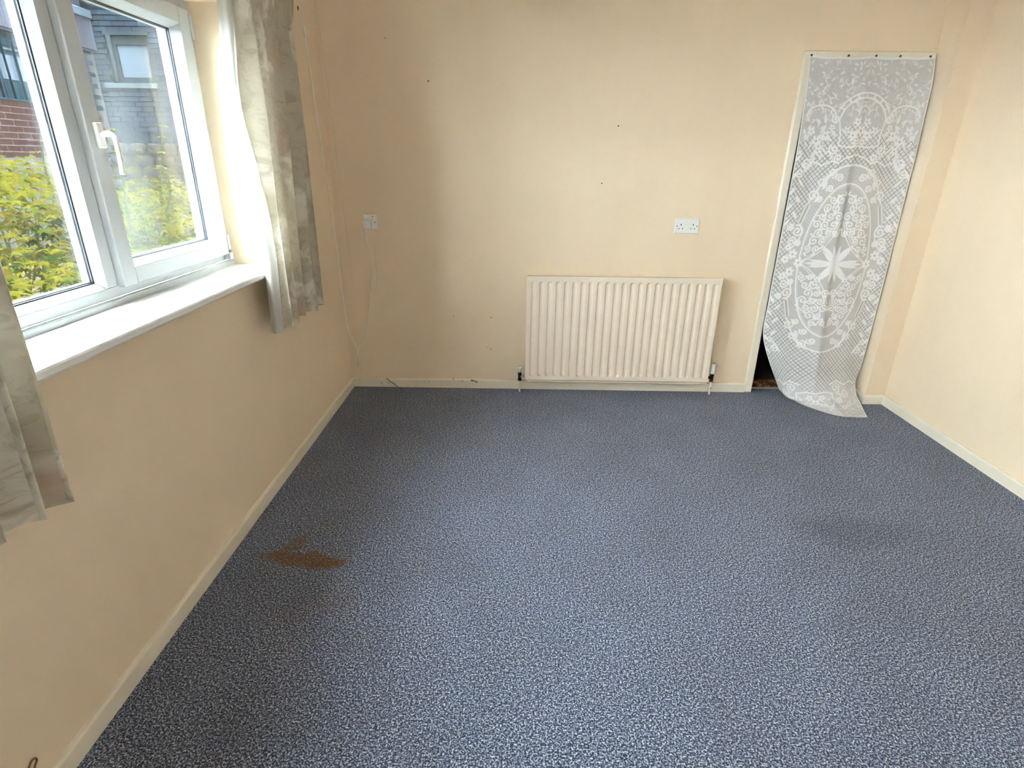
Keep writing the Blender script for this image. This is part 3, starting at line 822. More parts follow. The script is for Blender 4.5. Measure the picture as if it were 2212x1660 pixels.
# scroll work around the oval, mirrored top and bottom
for vs_, vo in ((1, 0.0), (-1, 2 * OV)):
    f = lambda u, v: (u, vo + vs_ * v)
    dome = [f(u, v) for u, v in ell(0, 0.68, 0.155, 0.125, PI, 2 * PI, 40)]
    stroke(dome, 0.005)
    for cu, cv, r, a0, dr in ((0.118, 0.60, .026, 1.6, 1), (0.168, 0.655, .030, 1.8, 1), (0.205, 0.725, .034, 2.0, 1), (0.070, 0.625, .024, 0.4, -1), (0.115, 0.685, .022, 0.6, -1), (0.165, 0.745, .020, .5, -1)):
        x_, y_ = f(cu, cv)
        spiral(x_, y_, r, a0 * vs_, dr * vs_, 1.4, 0.0038)
    stroke([f(0.10, 0.58), f(0.15, 0.62), f(0.185, 0.69), f(0.225, 0.765)], 0.0045, 1, True)
    # ladder of beads
    A_, B_ = f(0.232, 0.775), f(0.262, 0.875)
    A2, B2 = f(0.212, 0.78), f(0.243, 0.885)
    stroke([A_, B_], 0.0032, 1, True); stroke([A2, B2], 0.0032, 1, True)
    for k in range(8):
        q = (k + .5) / 8
        mx_ = ((A_[0] + A2[0]) / 2 * (1 - q) + (B_[0] + B2[0]) / 2 * q, (A_[1] + A2[1]) / 2 * (1 - q) + (B_[1] + B2[1]) / 2 * q)
        stroke([mx_, (mx_[0] + 1e-4, mx_[1])], 0.0058, 0.10, True)
        stroke([mx_, (mx_[0] + 1e-4, mx_[1])], 0.0022, 1.0, True)
    for cu, cv, r, a0, dr in ((0.258, 0.925, .036, -1.2, -1), (0.285, 0.985, .030, 2.4, 1), (0.243, 0.995, .020, 0, -1), (0.305, 0.90, .022, 0, 1)):
        x_, y_ = f(cu, cv)
        spiral(x_, y_, r, a0 * vs_, dr * vs_, 1.5, 0.0045)
    stroke([f(0.250, 0.885), f(0.226, 0.93), f(0.245, 0.99), f(0.285, 1.03)], 0.0048, 1, True)
    # border leaves
    for k in range(9):
        x_, y_ = f(0.325 - 0.012 * (k % 2), 0.50 + 0.045 * k)
        leaf(x_, y_, .05, .008, (2.3 if k % 2 else 0.9) * vs_, 1.0)
    spiral(*f(0.285, 0.545), .03, 0.5, vs_, 1.3, 0.0042)
    spiral(*f(0.315, 0.60), .024, 2.5, -vs_, 1.3, 0.0042)
    leaf(*f(0.24, 0.53), .085, .010, 0.9 * vs_, 1.0, True, 0.002)
# oval
stroke(ell(0, OV, OU, OH, 0, 2 * PI, 140), 0.0042)
stroke(ell(0, OV, OU - .010, OH - .012, 0, 2 * PI, 140), 0.0014, 0.8)
# star flower
for a, L, w in ((0, .175, .012), (0.13, .15, .010), (-0.13, .15, .010), (0.85, .12, .020), (-0.85, .12, .020), (1.35, .10, .010), (-1.35, .10, .010)):
    leaf(0.006 * math.cos(a), OV + .006 * math.sin(a), L, w, a, 0.98, True, 0.0014)
for k in (1, -1):
    stroke([(0.205, OV), (0.15, OV + k * .035), (0.09, OV + k * .085), (0.04, OV + k * .16), (0.012, OV + k * .24)], 0.0030, 1, True)
    stroke([(0.205, OV + k * .006), (0.155, OV + k * .046), (0.10, OV + k * .098), (0.052, OV + k * .17), (0.022, OV + k * .25)], 0.0022, 1, True)
    flower(0.075, OV + k * .068, .012, 4, 1.0)
flower(0.215, OV, .030, 6)
for cu, cv, r in ((0.262, OV - .05, .030), (0.262, OV + .055, .030), (0.305, OV - .02, .026), (0.305, OV + .08, .024), (0.30, OV - .09, .022)):
    flower(cu, cv, r, 6)
# scrolls filling the oval
for k in (1, -1):
    cells = []
    for row in range(8):
        v0 = 0.085 + 0.047 * row
        n_ = 4
        for c_i in range(n_):
            u0 = 0.030 + 0.050 * c_i + (0.022 if row % 2 else 0)
            if (u0 / (OU - .030)) ** 2 + (v0 / (OH - .035)) ** 2 > 1: continue
            if v0 < 0.25 - 1.15 * u0 and u0 < 0.21: 
                if v0 < 0.19 - 0.95 * u0: continue
            cells.append((u0, v0))
    for i_, (u0, v0) in enumerate(cells):
        dr = 1 if (i_ + (k > 0)) % 2 else -1
        a0 = rng.uniform(0, 6.28)
        r = rng.uniform(.020, .027)
        tail = (u0 + 1.55 * r * math.cos(a0 - dr * .7), OV + k * v0 + 1.55 * r * math.sin(a0 - dr * .7))
        spiral(u0, OV + k * v0, r, a0, dr, 1.25, 0.0033, tail)
        leaf(tail[0], tail[1], .022, .0045, a0 + dr * .6, 1.0)
        leaf(u0 + r * .9 * math.cos(a0 + 2.4), OV + k * v0 + r * .9 * math.sin(a0 + 2.4), .016, .0036, a0 + 2.9, 1.0)
# bottom medallion and border
stroke([(0.0, 1.955), (0.06, 1.95), (0.12, 1.965), (0.125, 2.06), (0.10, 2.12)], 0.0045, 1, True)
spiral(0.15, 1.93, .034, 1, -1, 1.4, .0045); spiral(0.225, 1.98, .034, 0, 1, 1.4, .0045); spiral(0.17, 2.03, .028, 2, 1, 1.3, .0045)
stroke([(0.10, 1.90), (0.16, 1.88), (0.22, 1.92), (0.28, 1.90), (0.33, 1.93)], .005, 1, True)
for cu, cv, r in ((0.0, 2.03, .034), (0.05, 2.07, .030), (0.04, 1.99, .022), (0.25, 2.08, .03), (0.20, 2.10, .026)):
    flower(cu, cv, r, 5, .95)
D[:, :3] = 0.9; D[:, -3:] = 0.9
D[:5, :] = 0.95; D[-6:, :] = 1.0
D = np.clip(D, 0, 1)

# cloth shape: rows of control points down the length, five columns each
rows = [  # v, then (x, y, z) for s = 0, .25, .5, .75, 1
    (0.00, [(2.674, -.030, 1.992), (2.84, -.031, 1.984), (3.01, -.034, 1.986), (3.18, -.031, 1.986), (3.356, -.030, 1.990)]),
    (0.10, [(2.682, -.036, 1.89), (2.85, -.040, 1.885), (3.015, -.050, 1.885), (3.185, -.044, 1.885), (3.358, -.050, 1.89)]),
    (0.33, [(2.690, -.042, 1.66), (2.855, -.052, 1.66), (3.02, -.066, 1.66), (3.19, -.058, 1.66), (3.360, -.060, 1.66)]),
    (0.88, [(2.690, -.048, 1.11), (2.855, -.066, 1.11), (3.02, -.088, 1.11), (3.19, -.076, 1.11), (3.360, -.070, 1.11)]),
    (1.36, [(2.690, -.050, 0.63), (2.855, -.080, 0.63), (3.03, -.112, 0.63), (3.195, -.092, 0.63), (3.360, -.078, 0.63)]),
    (1.60, [(2.698, -.050, 0.41), (2.85, -.096, 0.395), (3.04, -.136, 0.40), (3.20, -.106, 0.40), (3.357, -.084, 0.40)]),
    (1.80, [(2.775, -.046, 0.225), (2.86, -.106, 0.20), (3.04, -.160, 0.21), (3.20, -.130, 0.21), (3.350, -.090, 0.22)]),
    (1.93, [(2.838, -.044, 0.105), (2.885, -.120, 0.085), (3.035, -.190, 0.095), (3.19, -.165, 0.11), (3.335, -.098, 0.115)]),
    (2.02, [(2.875, -.042, 0.035), (2.90, -.140, 0.020), (3.03, -.225, 0.024), (3.185, -.225, 0.045), (3.325, -.150, 0.055)]),
    (2.12, [(2.915, -.040, 0.010), (2.915, -.160, 0.009), (3.02, -.275, 0.010), (3.16, -.310, 0.016), (3.318, -.225, 0.022)]),
    (2.30, [(2.945, -.036, 0.006), (2.938, -.178, 0.006), (3.015, -.318, 0.006), (3.105, -.392, 0.006), (3.262, -.405, 0.006)]),
]
rv = np.array([r[0] for r in rows]); RC = np.array([r[1] for r in rows])
sc5 = np.array([0, .25, .5, .75, 1.0])
def catmull(xk, yk, x):
    xk = np.asarray(xk); out = np.zeros((len(x),) + yk.shape[1:])
    mk = np.gradient(yk, xk, axis=0)
    i = np.clip(np.searchsorted(xk, x, side='right') - 1, 0, len(xk) - 2)
    h = (xk[i + 1] - xk[i]); t_ = ((x - xk[i]) / h)
    sh = (-1,) + (1,) * (yk.ndim - 1)
    t_ = t_.reshape(sh); h = h.reshape(sh)
    return (2 * t_**3 - 3 * t_**2 + 1) * yk[i] + (t_**3 - 2 * t_**2 + t_) * h * mk[i] + (-2 * t_**3 + 3 * t_**2) * yk[i + 1] + (t_**3 - t_**2) * h * mk[i + 1]
C1 = catmull(rv, RC, Vv)                                  # (NV, 5, 3)
C2 = catmull(sc5, C1.transpose(1, 0, 2), np.linspace(0, 1, NU)).transpose(1, 0, 2)
sgrid = (UU + ULIM) / (2 * ULIM)
fold = np.exp(-((sgrid - 0.47) / 0.035) ** 2) * np.clip(VV / 0.3, 0, 1) * (1 - np.clip((VV - 1.75) / .3, 0, 1))
C2[..., 1] -= 0.010 * fold
C2[..., 1] -= 0.006 * np.sin(sgrid * 19 + 1.5 * np.sin(VV * 2.1)) * np.clip(VV / 0.5, 0, 1) * np.clip((2.05 - VV) / .3, 0, 1)
pleat = np.clip((VV - 1.95) / .12, 0, 1) * np.clip((2.3 - VV) / .1, 0, 1)
C2[..., 2] += 0.022 * pleat * np.exp(-(((sgrid - 0.66) - (VV - 2.1) * 0.4) / 0.05) ** 2) + 0.008 * pleat * np.exp(-((sgrid - 0.3) / 0.06) ** 2)
C2[..., 2] = np.maximum(C2[..., 2], 0.0045)
sag = np.abs(np.sin(sgrid * PI * 4)) * np.exp(-(VV / 0.03) ** 2)
C2[..., 2] -= 0.006 * sag
lc = thing('lace_curtain', (3.02, -0.05, 1.99), 'white lace panel nailed over the cupboard doorway, trailing on the carpet', 'lace curtain')
obj('lace_panel', grid_mesh('lace_panel', C2, None, ('weave', D)), M_lace, lc)
hem = C2[-1]
bm = tube(bmesh.new(), [tuple(p + np.array([0, 0, 0.001])) for p in hem[::8]] + [tuple(hem[-1])], 0.0035, 6)
obj('hem', bm, M_lining, lc, True)
names = ['small dark nail at the left end of the lace top edge', 'second small nail from the left along the lace top edge', 'middle nail of the five along the lace top edge', 'second small nail from the right along the lace top edge', 'small dark nail at the right end of the lace top edge']
for i, x in enumerate((2.684, 2.885, 3.033, 3.163, 3.325)):
    bm = tube(bmesh.new(), [(x, 0.0, 1.985), (x, -0.034, 1.986)], 0.0015, 6)
    tube(bm, [(x, -0.0335, 1.986), (x, -0.036, 1.986), (x, -0.0372, 1.9862)], [0.0062, 0.0056, 0.002], 10)
    tag(obj('nail', bm, M_nail, None), names[i], 'nail', 'nails holding the lace')

# ------------------------------------------------------------------ outside
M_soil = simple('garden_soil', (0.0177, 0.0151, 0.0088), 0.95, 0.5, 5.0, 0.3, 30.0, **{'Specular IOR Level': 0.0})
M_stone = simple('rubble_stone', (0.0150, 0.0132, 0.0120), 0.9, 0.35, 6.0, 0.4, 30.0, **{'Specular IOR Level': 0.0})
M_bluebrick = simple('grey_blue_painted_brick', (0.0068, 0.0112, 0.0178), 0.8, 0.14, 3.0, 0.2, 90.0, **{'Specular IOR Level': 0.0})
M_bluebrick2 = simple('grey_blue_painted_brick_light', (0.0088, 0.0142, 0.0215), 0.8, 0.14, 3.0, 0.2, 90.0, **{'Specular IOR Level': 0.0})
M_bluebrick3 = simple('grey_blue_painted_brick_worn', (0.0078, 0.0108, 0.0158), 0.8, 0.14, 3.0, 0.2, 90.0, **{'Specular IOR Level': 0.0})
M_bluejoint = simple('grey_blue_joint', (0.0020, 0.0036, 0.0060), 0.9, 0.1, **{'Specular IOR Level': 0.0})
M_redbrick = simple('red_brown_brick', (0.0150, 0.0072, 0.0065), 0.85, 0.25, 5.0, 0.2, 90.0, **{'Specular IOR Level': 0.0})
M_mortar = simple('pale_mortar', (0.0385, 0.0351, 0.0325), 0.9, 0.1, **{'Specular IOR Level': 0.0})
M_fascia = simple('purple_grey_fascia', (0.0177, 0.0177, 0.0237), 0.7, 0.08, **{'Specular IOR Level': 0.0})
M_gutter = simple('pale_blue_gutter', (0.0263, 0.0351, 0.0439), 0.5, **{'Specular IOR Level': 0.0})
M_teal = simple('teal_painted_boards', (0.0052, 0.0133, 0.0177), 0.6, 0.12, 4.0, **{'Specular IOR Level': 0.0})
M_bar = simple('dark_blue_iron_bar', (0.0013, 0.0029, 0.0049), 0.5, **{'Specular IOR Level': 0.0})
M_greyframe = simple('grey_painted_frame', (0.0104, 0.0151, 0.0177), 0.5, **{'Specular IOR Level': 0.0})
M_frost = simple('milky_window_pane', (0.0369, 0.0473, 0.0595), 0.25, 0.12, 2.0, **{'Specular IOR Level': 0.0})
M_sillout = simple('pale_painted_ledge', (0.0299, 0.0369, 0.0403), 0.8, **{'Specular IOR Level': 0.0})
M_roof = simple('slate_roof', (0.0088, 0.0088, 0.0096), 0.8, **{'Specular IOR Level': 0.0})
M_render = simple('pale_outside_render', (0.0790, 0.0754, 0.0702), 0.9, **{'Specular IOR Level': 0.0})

tag(obj('ground', boxes(((-14, -9, -0.35), (-0.30, 5.72, 0.15))), M_soil), 'dark garden soil outside under the shrubs', 'ground', kind='structure')
tag(obj('bank', boxes(((-14, 5.72, -0.35), (2, 12, 1.45))), M_soil), 'raised bank of earth below the neighbouring building', 'ground', kind='structure')

def brick_mesh(name, L, H, T, mat):
    bm = box(bmesh.new(), (-L / 2, -T / 2, -H / 2), (L / 2, T / 2, H / 2))
    for v in bm.verts:
        pass
    me = bpy.data.meshes.new(name)
    bm.to_mesh(me); bm.free()
    me.materials.append(mat)
    return me

# grey-blue wing facing the viewer, with its small window
BY = 6.60
wing = thing('painted_brick_wing', (-4.5, BY, 1.5), 'grey-blue painted brick wing with a small window, seen through the opening sash', 'building')
wx0, wx1, wz0, wz1 = -5.44, -4.78, 2.53, 3.22
obj('wall', boxes(((-6.05, BY, 1.3), (wx0, BY + .3, 4.0)), ((wx1, BY, 1.3), (-0.5, BY + .3, 4.0)), ((wx0, BY, 1.3), (wx1, BY + .3, wz0)), ((wx0, BY, wz1), (wx1, BY + .3, 4.0))), M_bluejoint, wing)
bsets = [[brick_mesh('brick', L_, 0.060, 0.03, mt) for L_ in (0.192, 0.092, 0.142)] for mt in (M_bluebrick, M_bluebrick2, M_bluebrick3)]
rb = random.Random(5)
for r in range(26):
    z = 1.62 + 0.0755 * r
    x = -5.69 + (0.0 if r % 2 else 0.10)
    segs = []
    x_end = -4.05
    if not r % 2: segs.append((-5.69, -5.59))
    while x < x_end:
        segs.append((x, x + 0.2)); x += 0.2
    for a, b in segs:
        if wz0 - 0.06 < z < wz1 + 0.035:
            if b > wx0 - 0.01 and a < wx1 + 0.01:
                if a < wx0 - 0.07: b = wx0 - 0.005
                elif b > wx1 + 0.07: a = wx1 + 0.005
                else: continue
        L = b - a - 0.004
        bme = rb.choice(bsets)
        me = bme[0] if L > 0.17 else (bme[2] if L > 0.115 else bme[1])
        o = bpy.data.objects.new('brick', me)
        COL.objects.link(o)
        o.location = ((a + b) / 2, BY + 0.001 + rb.uniform(-.003, .003), z)
        o.scale = ((b - a - .004) / (0.192 if me is bme[0] else 0.142 if me is bme[2] else 0.092), 1, 1)
        set_parent(o, wing)
w2 = obj('window', frame_ring(0, 1, 0, 1, 0.1, 0, 0.1) if False else boxes(((wx0, BY + .05, wz0), (wx0 + .10, BY + .14, wz1)), ((wx1 - .07, BY + .05, wz0), (wx1, BY + .14, wz1)), ((wx0 + .10, BY + .05, wz0), (wx1 - .07, BY + .14, wz0 + .09)), ((wx0 + .10, BY + .05, wz1 - .14), (wx1 - .07, BY + .14, wz1))), M_greyframe, wing)
obj('pane', boxes(((wx0 + .10, BY + .09, wz0 + .09), (wx1 - .07, BY + .10, wz1 - .14))), M_frost, w2)
obj('lintel', boxes(((wx0 - .02, BY - .03, wz1 - 0.02), (wx1 + .02, BY + .05, wz1 + .03))), M_greyframe, w2)
obj('ledge', boxes(((wx0 - .16, BY - .055, wz0 - .075), (wx1 + .03, BY + .08, wz0))), M_sillout, w2)
obj('drain_pipe', tube(bmesh.new(), [(wx0 + .05, BY - .02, wz0 + 0.01), (wx0 + .05, BY - .02, wz1 - .02)], 0.035, 10), M_greyframe, w2, True)
obj('roof', extrude_profile(bmesh.new(), [(BY - .35, 3.95), (BY - .35, 4.02), (BY + 4, 5.3), (BY + 4, 5.2)], -5.54, 0.0, lambda p, q: Vector((q, p[0], p[1]))), M_roof, wing)

# wing facing the window wall: fascia, barred window, red brick below
BX = -5.70
w3 = thing('barred_window_wing', (BX, 4.5, 1.5), 'low wing with purple-grey fascia and barred teal window, seen through the fixed pane', 'building')
obj('wall', boxes(((BX - .3, -1.0, 0.0), (BX, 3.85, 3.4)), ((BX - .3, 5.75, 0.0), (BX, BY - .005, 3.4)), ((BX - .3, 3.85, 0.0), (BX, 5.75, 2.12)), ((BX - .3, 3.85, 2.96), (BX, 5.75, 3.4))), M_mortar, w3)
rme = [brick_mesh('brick', 0.210, 0.065, 0.03, M_redbrick), brick_mesh('brick', 0.105, 0.070, 0.03, M_redbrick)]
for r in range(9):
    z = 2.075 - 0.080 * r
    y = 3.9 + (0.11 if r % 2 else 0.0)
    while y < 6.3:
        o = bpy.data.objects.new('brick', rme[0])
        COL.objects.link(o)
        o.rotation_euler = (0, 0, PI / 2)
        o.location = (BX - 0.009 + rb.uniform(-.003, .003), y + .1125, z)
        set_parent(o, w3)
        y += 0.225
pme = brick_mesh('brick', 0.210, 0.065, 0.03, M_bluebrick)
for r in range(16):
    z = 1.755 + 0.080 * r
    if z < 2.13: continue
    y = 5.76 + (0.11 if r % 2 else 0.0)
    while y < 6.4:
        o = bpy.data.objects.new('brick', pme)
        COL.objects.link(o)
        o.rotation_euler = (0, 0, PI / 2)
        o.location = (BX - 0.009 + rb.uniform(-.003, .003), y + .1125, z)
        set_parent(o, w3)
        y += 0.225
obj('fascia', boxes(((BX, -1.0, 2.98), (BX + .10, BY - .06, 3.40)), ((BX, -1.0, 2.95), (BX + .06, BY - .06, 2.98))), M_fascia, w3)
obj('fascia_edge', boxes(((BX, BY - .06, 2.98), (BX + .10, BY - .03, 3.40))), M_gutter, w3)
obj('end_wall', boxes(((-9.0, BY - .25, 3.3), (BX - .31, BY - .02, 4.4))), M_fascia, w3)
obj('parapet', boxes(((BX - .3, -1.0, 3.40), (BX - .02, BY - .01, 4.05))), M_fascia, w3)
obj('gutter', boxes(((BX, -1.0, 3.40), (BX + .16, BY - .05, 3.52)), bev=0.02), M_gutter, w3)
obj('roof', extrude_profile(bmesh.new(), [(BX + .02, 4.05), (BX + .02, 4.09), (BX - 4, 4.7), (BX - 4, 4.6)], -1.0, BY - .002, lambda p, q: Vector((p[0], q, p[1]))), M_roof, w3)
wd = obj('window', boxes(((BX - .14, 3.85, 2.12), (BX - .10, 5.75, 2.96))), M_teal, w3)
for k in range(6):
    y0 = 3.93 + k * 0.30
    obj('pane', boxes(((BX - .10, y0, 2.38), (BX - .085, y0 + .25, 2.68))), M_frost, wd)
    obj('rail', boxes(((BX - .10, y0 - .02, 2.74), (BX - .07, y0 + .27, 2.765))), M_sillout, wd)
    obj('board', boxes(((BX - .10, y0 - .01, 2.80), (BX - .08, y0 + .25, 2.90)), ((BX - .10, y0 - .01, 2.14), (BX - .085, y0 + .25, 2.34))), M_teal, wd)
for k in range(10):
    y0 = 3.93 + k * 0.185
    obj('bar', tube(bmesh.new(), [(BX - .02, y0, 2.10), (BX - .02, y0, 2.84), (BX - .02, y0 + .02, 2.90), (BX - .02, y0 + .06, 2.95)], 0.013, 8), M_bar, wd, True)
obj('ledge', boxes(((BX - .1, 3.8, 2.115), (BX + .03, 5.8, 2.135))), M_teal, wd)

# unseen upper storey added above the room to block sky light on the garden
tag(obj('wall_sky_blocker', boxes(((-0.30, YF - 0.12, ZC + 0.12), (RW + 0.12, 1.3, 5.4))), M_render), 'unseen pale upper storey added to block sky light over the garden', 'wall', kind='structure')

# rubble retaining wall
sw_ = thing('rubble_wall', (-4.5, 5.5, 0.1), 'low rubble stone wall below the painted brick wing', 'stone wall')
obj('core', boxes(((-5.6, 5.42, 0.1), (-1.0, 5.75, 1.55))), M_stone, sw_)
rs = random.Random(11)
for r in range(5):
    x = -5.6 + rs.uniform(0, .2)
    while x < -2.6:
        w = rs.uniform(0.16, 0.34)
        z0 = 1.62 - 0.165 * (r + 1)
        bm = bmesh.new()
        bmesh.ops.create_icosphere(bm, subdivisions=2, radius=1.0)
        for v in bm.verts:
            p = v.co
            q = Vector([math.copysign(abs(c_) ** 0.55, c_) for c_ in p])
            q *= 1 + 0.13 * mnoise.noise(p * 1.7 + Vector((x * 9, r * 5, 0)))
            v.co = Vector((x + w / 2 + q.x * w * .47, 5.42 + q.y * 0.07, z0 + 0.082 + q.z * 0.078))
        obj('stone', bm, M_stone, sw_)
        x += w

# dry grass tuft on the rubble wall
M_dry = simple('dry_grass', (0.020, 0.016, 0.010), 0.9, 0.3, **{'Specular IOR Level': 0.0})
bm = bmesh.new()
for k in range(220):
    bx, bz = rs.uniform(-3.98, -3.45), rs.uniform(0.95, 1.25)
    l = rs.uniform(.15, .42)
    a = rs.uniform(-.9, .9)
    p0 = Vector((bx, 5.30 + rs.uniform(-.06, .03), bz)); p1 = p0 + Vector((math.sin(a) * l * .6, -.05, l * .75)); p2 = p0 + Vector((math.sin(a) * l * 1.1, -.09, l * .8))
    tube(bm, [p0, p1, p2], [0.004, 0.003, 0.001], 3)
tag(obj('dry_grass', bm, M_dry), 'tuft of dry brown grass against the rubble wall', 'grass', kind='stuff')

# shrubs
def leaf_mat(name, col):
    m = NT(name)
    inf = m.n('ObjectInfo').outputs['Random']
    c = m.coord()
    k = m.mix(m.noise(c, 3.0, 2.0), tuple(x * .85 for x in col), tuple(min(1, x * 1.15) for x in col))
    a = m.n('BsdfDiffuse', {'Color': k})
    b = m.n('BsdfTranslucent', {'Color': k})
    return m.done(m.n('MixShader', {0: 0.4, 1: a, 2: b}).outputs[0])
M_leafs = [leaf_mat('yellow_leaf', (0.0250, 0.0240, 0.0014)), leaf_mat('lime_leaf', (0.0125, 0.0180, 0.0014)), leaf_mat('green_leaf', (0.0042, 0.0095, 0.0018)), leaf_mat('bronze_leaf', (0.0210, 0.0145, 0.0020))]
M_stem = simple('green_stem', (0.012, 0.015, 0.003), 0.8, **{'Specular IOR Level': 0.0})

def leaf_verts():
    """five pointed lobes, folded along the midrib; leaf in the xy plane, stalk at the origin, tip towards +y, length 1"""
    out = []
    lobes = [(-118, .52, .0), (-62, .78, .0), (0, 1.0, .0), (62, .78, .0), (118, .52, .0)]
    pts = [(0.0, 0.0)]
    c0 = (0.0, 0.22)
    for i, (a, l, _) in enumerate(lobes):
        ar = math.radians(a)
        if i > 0:
            am = math.radians((a + lobes[i - 1][0]) / 2)
            pts.append((c0[0] + .20 * math.sin(am), c0[1] + .20 * math.cos(am)))
        for da, fr in ((-11, .55), (0, 1.0), (11, .55)):
            aa = ar + math.radians(da) * (1 if fr < 1 else 0)
            pts.append((c0[0] + l * .78 * fr * math.sin(aa), c0[1] + l * .78 * fr * math.cos(aa)))
    V_ = [(x, y, -0.28 * abs(x) - 0.22 * max(0, y - .35) ** 1.5) for x, y in pts]
    cidx = len(V_)
    V_.append((0, 0.24, 0.0))
    n = len(pts)
    F_ = [(cidx, i, (i + 1) % n) for i in range(n)]
    return V_, F_
LV, LF = leaf_verts()
leaf_me = []
for m_ in M_leafs:
    me = bpy.data.meshes.new('leaf')
    me.from_pydata(LV, [], LF)
    me.materials.append(m_)
    leaf_me.append(me)
LVn = np.array(LV)

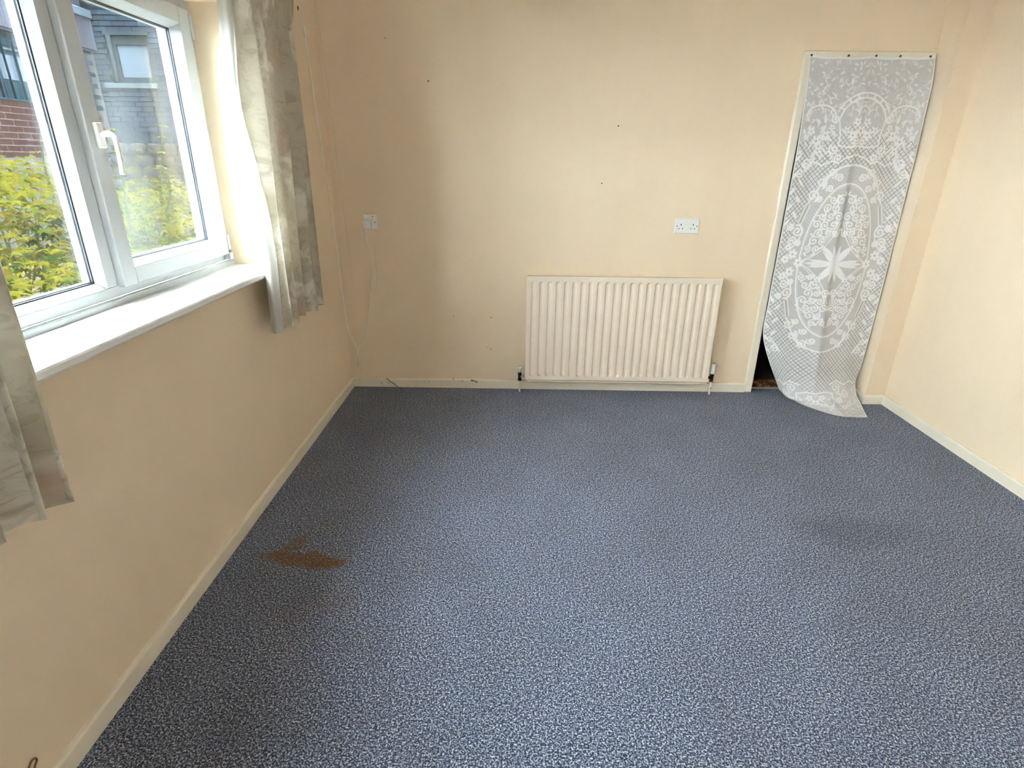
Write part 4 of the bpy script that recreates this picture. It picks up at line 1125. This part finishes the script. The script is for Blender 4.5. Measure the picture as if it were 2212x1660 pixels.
def shrub(label, mounds, shoots, n, seed, nobj=280, cmix=(0.38, 0.40, 0.14, 0.08)):
    rd = random.Random(seed)
    base = (mounds[0][0], mounds[0][1], 0.15) if mounds else (*shoots[0][0][:2], 0.15)
    t = thing('leafy_shrub', base, label, 'shrub', 'golden shrubs outside the window')
    L = []
    for (mx, my, mz, rx, ry, rz, share) in mounds:
        for _ in range(int(n * share)):
            d = Vector((rd.gauss(0, 1), rd.gauss(0, 1), rd.gauss(0, 1))).normalized()
            if d.z < -0.35 and rd.random() < .7: d.z = -d.z
            f = rd.uniform(0.72, 1.06)
            p = Vector((mx + d.x * rx * f, my + d.y * ry * f, mz + d.z * rz * f))
            p += Vector((mnoise.noise(p * 2.2), mnoise.noise(p * 2.2 + Vector((9, 0, 0))), mnoise.noise(p * 2.2 + Vector((0, 9, 0))))) * 0.16
            if p.x > -0.42: continue
            hgt = (p.z - (mz - rz)) / (2 * rz)
            out = Vector((d.x, d.y, 0)) * 0.8 + Vector((rd.uniform(-.6, .6), rd.uniform(-.6, .6), -0.35))
            nr = Vector((d.x * .5 + rd.uniform(-.4, .4), d.y * .5 + rd.uniform(-.4, .4), 1.0))
            q = rd.random() + (hgt - 0.62) * 0.9
            ci = 2 if q < 0.16 else (1 if q < 0.55 else 0)
            if rd.random() < 0.07: ci = 3
            L.append((p, out, nr, rd.uniform(.055, .105), ci))
    stems = bmesh.new()
    for (p0, p1, k) in shoots:
        p0, p1 = Vector(p0), Vector(p1)
        mid = (p0 + p1) / 2 + Vector((rd.uniform(-.05, .05), rd.uniform(-.05, .05), 0.03))
        path = smooth_path([p0, mid, p1], 6)
        tube(stems, path, [0.006 - 0.004 * i / (len(path) - 1) for i in range(len(path))], 6)
        for i in range(k):
            f = 0.25 + 0.75 * i / max(1, k - 1)
            c = path[min(len(path) - 1, int(f * (len(path) - 1)))]
            for sgn in (-1, 1):
                az = i * 1.9 + (PI if sgn > 0 else 0) + rd.uniform(-.4, .4)
                out = Vector((math.cos(az), math.sin(az), -0.15))
                L.append((c + out * 0.012, out, Vector((out.x * .2, out.y * .2, 1)), rd.uniform(.06, .10) * (1.1 - .4 * f), 0 if f > .5 else 1))
    for (mx, my, mz, rx, ry, rz, share) in mounds:
        for _ in range(5):
            e = Vector((mx + rd.uniform(-.6, .6) * rx, my + rd.uniform(-.6, .6) * ry, mz + rz * rd.uniform(.3, .8)))
            tube(stems, smooth_path([(mx + rd.uniform(-.1, .1), my + rd.uniform(-.1, .1), 0.12), (e.x * .5 + mx * .5, e.y * .5 + my * .5, mz * .6), e], 4), 0.007, 5)
    obj('stems', stems, M_stem, t, True)['kind'] = 'stuff'
    def mat4(p, out, nr, s):
        z = nr.normalized()
        y = (out - z * out.dot(z)).normalized()
        x = y.cross(z)
        return Matrix(((x.x * s, y.x * s, z.x * s, p.x), (x.y * s, y.y * s, z.y * s, p.y), (x.z * s, y.z * s, z.z * s, p.z), (0, 0, 0, 1)))
    L.sort(key=lambda l: (l[0] - CAM).length / l[3])
    inv = Matrix.Translation(-Vector(base))
    for p, out, nr, s, ci in L[:nobj]:
        o = bpy.data.objects.new('leaf', leaf_me[ci])
        COL.objects.link(o)
        o.parent = t
        o.matrix_parent_inverse = inv
        o.matrix_basis = mat4(p, out, nr, s)
    rest = L[nobj:]
    if rest:
        vs_, fs_, mi = [], [], []
        for p, out, nr, s, ci in rest:
            M4 = np.array(mat4(p, out, nr, s))
            b = len(vs_)
            vs_.extend((LVn @ M4[:3, :3].T + M4[:3, 3]).tolist())
            fs_.extend([tuple(i + b for i in f) for f in LF])
            mi.extend([ci] * len(LF))
        me = bpy.data.meshes.new('leaf_mass')
        me.from_pydata(vs_, [], fs_)
        for m_ in M_leafs: me.materials.append(m_)
        me.polygons.foreach_set('material_index', mi)
        o = obj('leaf_mass', me, None, t)
        o['kind'] = 'stuff'
    return t
shrub('bushy golden-green shrub close outside the fixed pane', [(-1.15, -1.05, 0.55, .62, .70, .46, .30), (-1.65, -0.40, 0.68, .70, .60, .55, .35), (-2.35, 0.30, 0.85, .75, .70, .58, .35)],
      [((-1.9, -.2, 1.1), (-1.75, -.35, 1.62), 5), ((-2.3, .2, 1.2), (-2.2, .05, 1.78), 5), ((-2.1, .5, 1.2), (-1.95, .42, 1.60), 5), ((-1.7, .0, 1.05), (-1.5, -.12, 1.42), 4)], 2300, 21)
shrub('bushy golden-green shrub outside the opening sash, nearer the house wall', [(-1.15, 0.25, 0.52, .62, .72, .42, .42), (-1.70, 1.05, 0.60, .75, .70, .55, .58)],
      [((-1.75, 1.1, 1.0), (-1.62, 1.14, 1.66), 6), ((-1.65, .55, .95), (-1.45, .30, 1.60), 5), ((-1.6, .9, 1.0), (-1.5, .8, 1.38), 4)], 1700, 22)
shrub('golden-green shrub farther out beside the rubble wall', [(-2.45, 1.95, 0.68, .80, .80, .55, .5), (-3.1, 3.2, 0.70, .95, .95, .55, .5)],
      [((-2.5, 2.0, 1.1), (-2.45, 2.1, 1.50), 4)], 1300, 23)
shrub('golden-green shrub at the back by the barred wing', [(-3.3, 1.3, 0.80, .90, .90, .62, .55), (-4.2, 2.6, 0.85, .9, .9, .6, .45)],
      [((-3.4, 1.2, 1.3), (-3.3, 1.1, 1.80), 5)], 1200, 24)
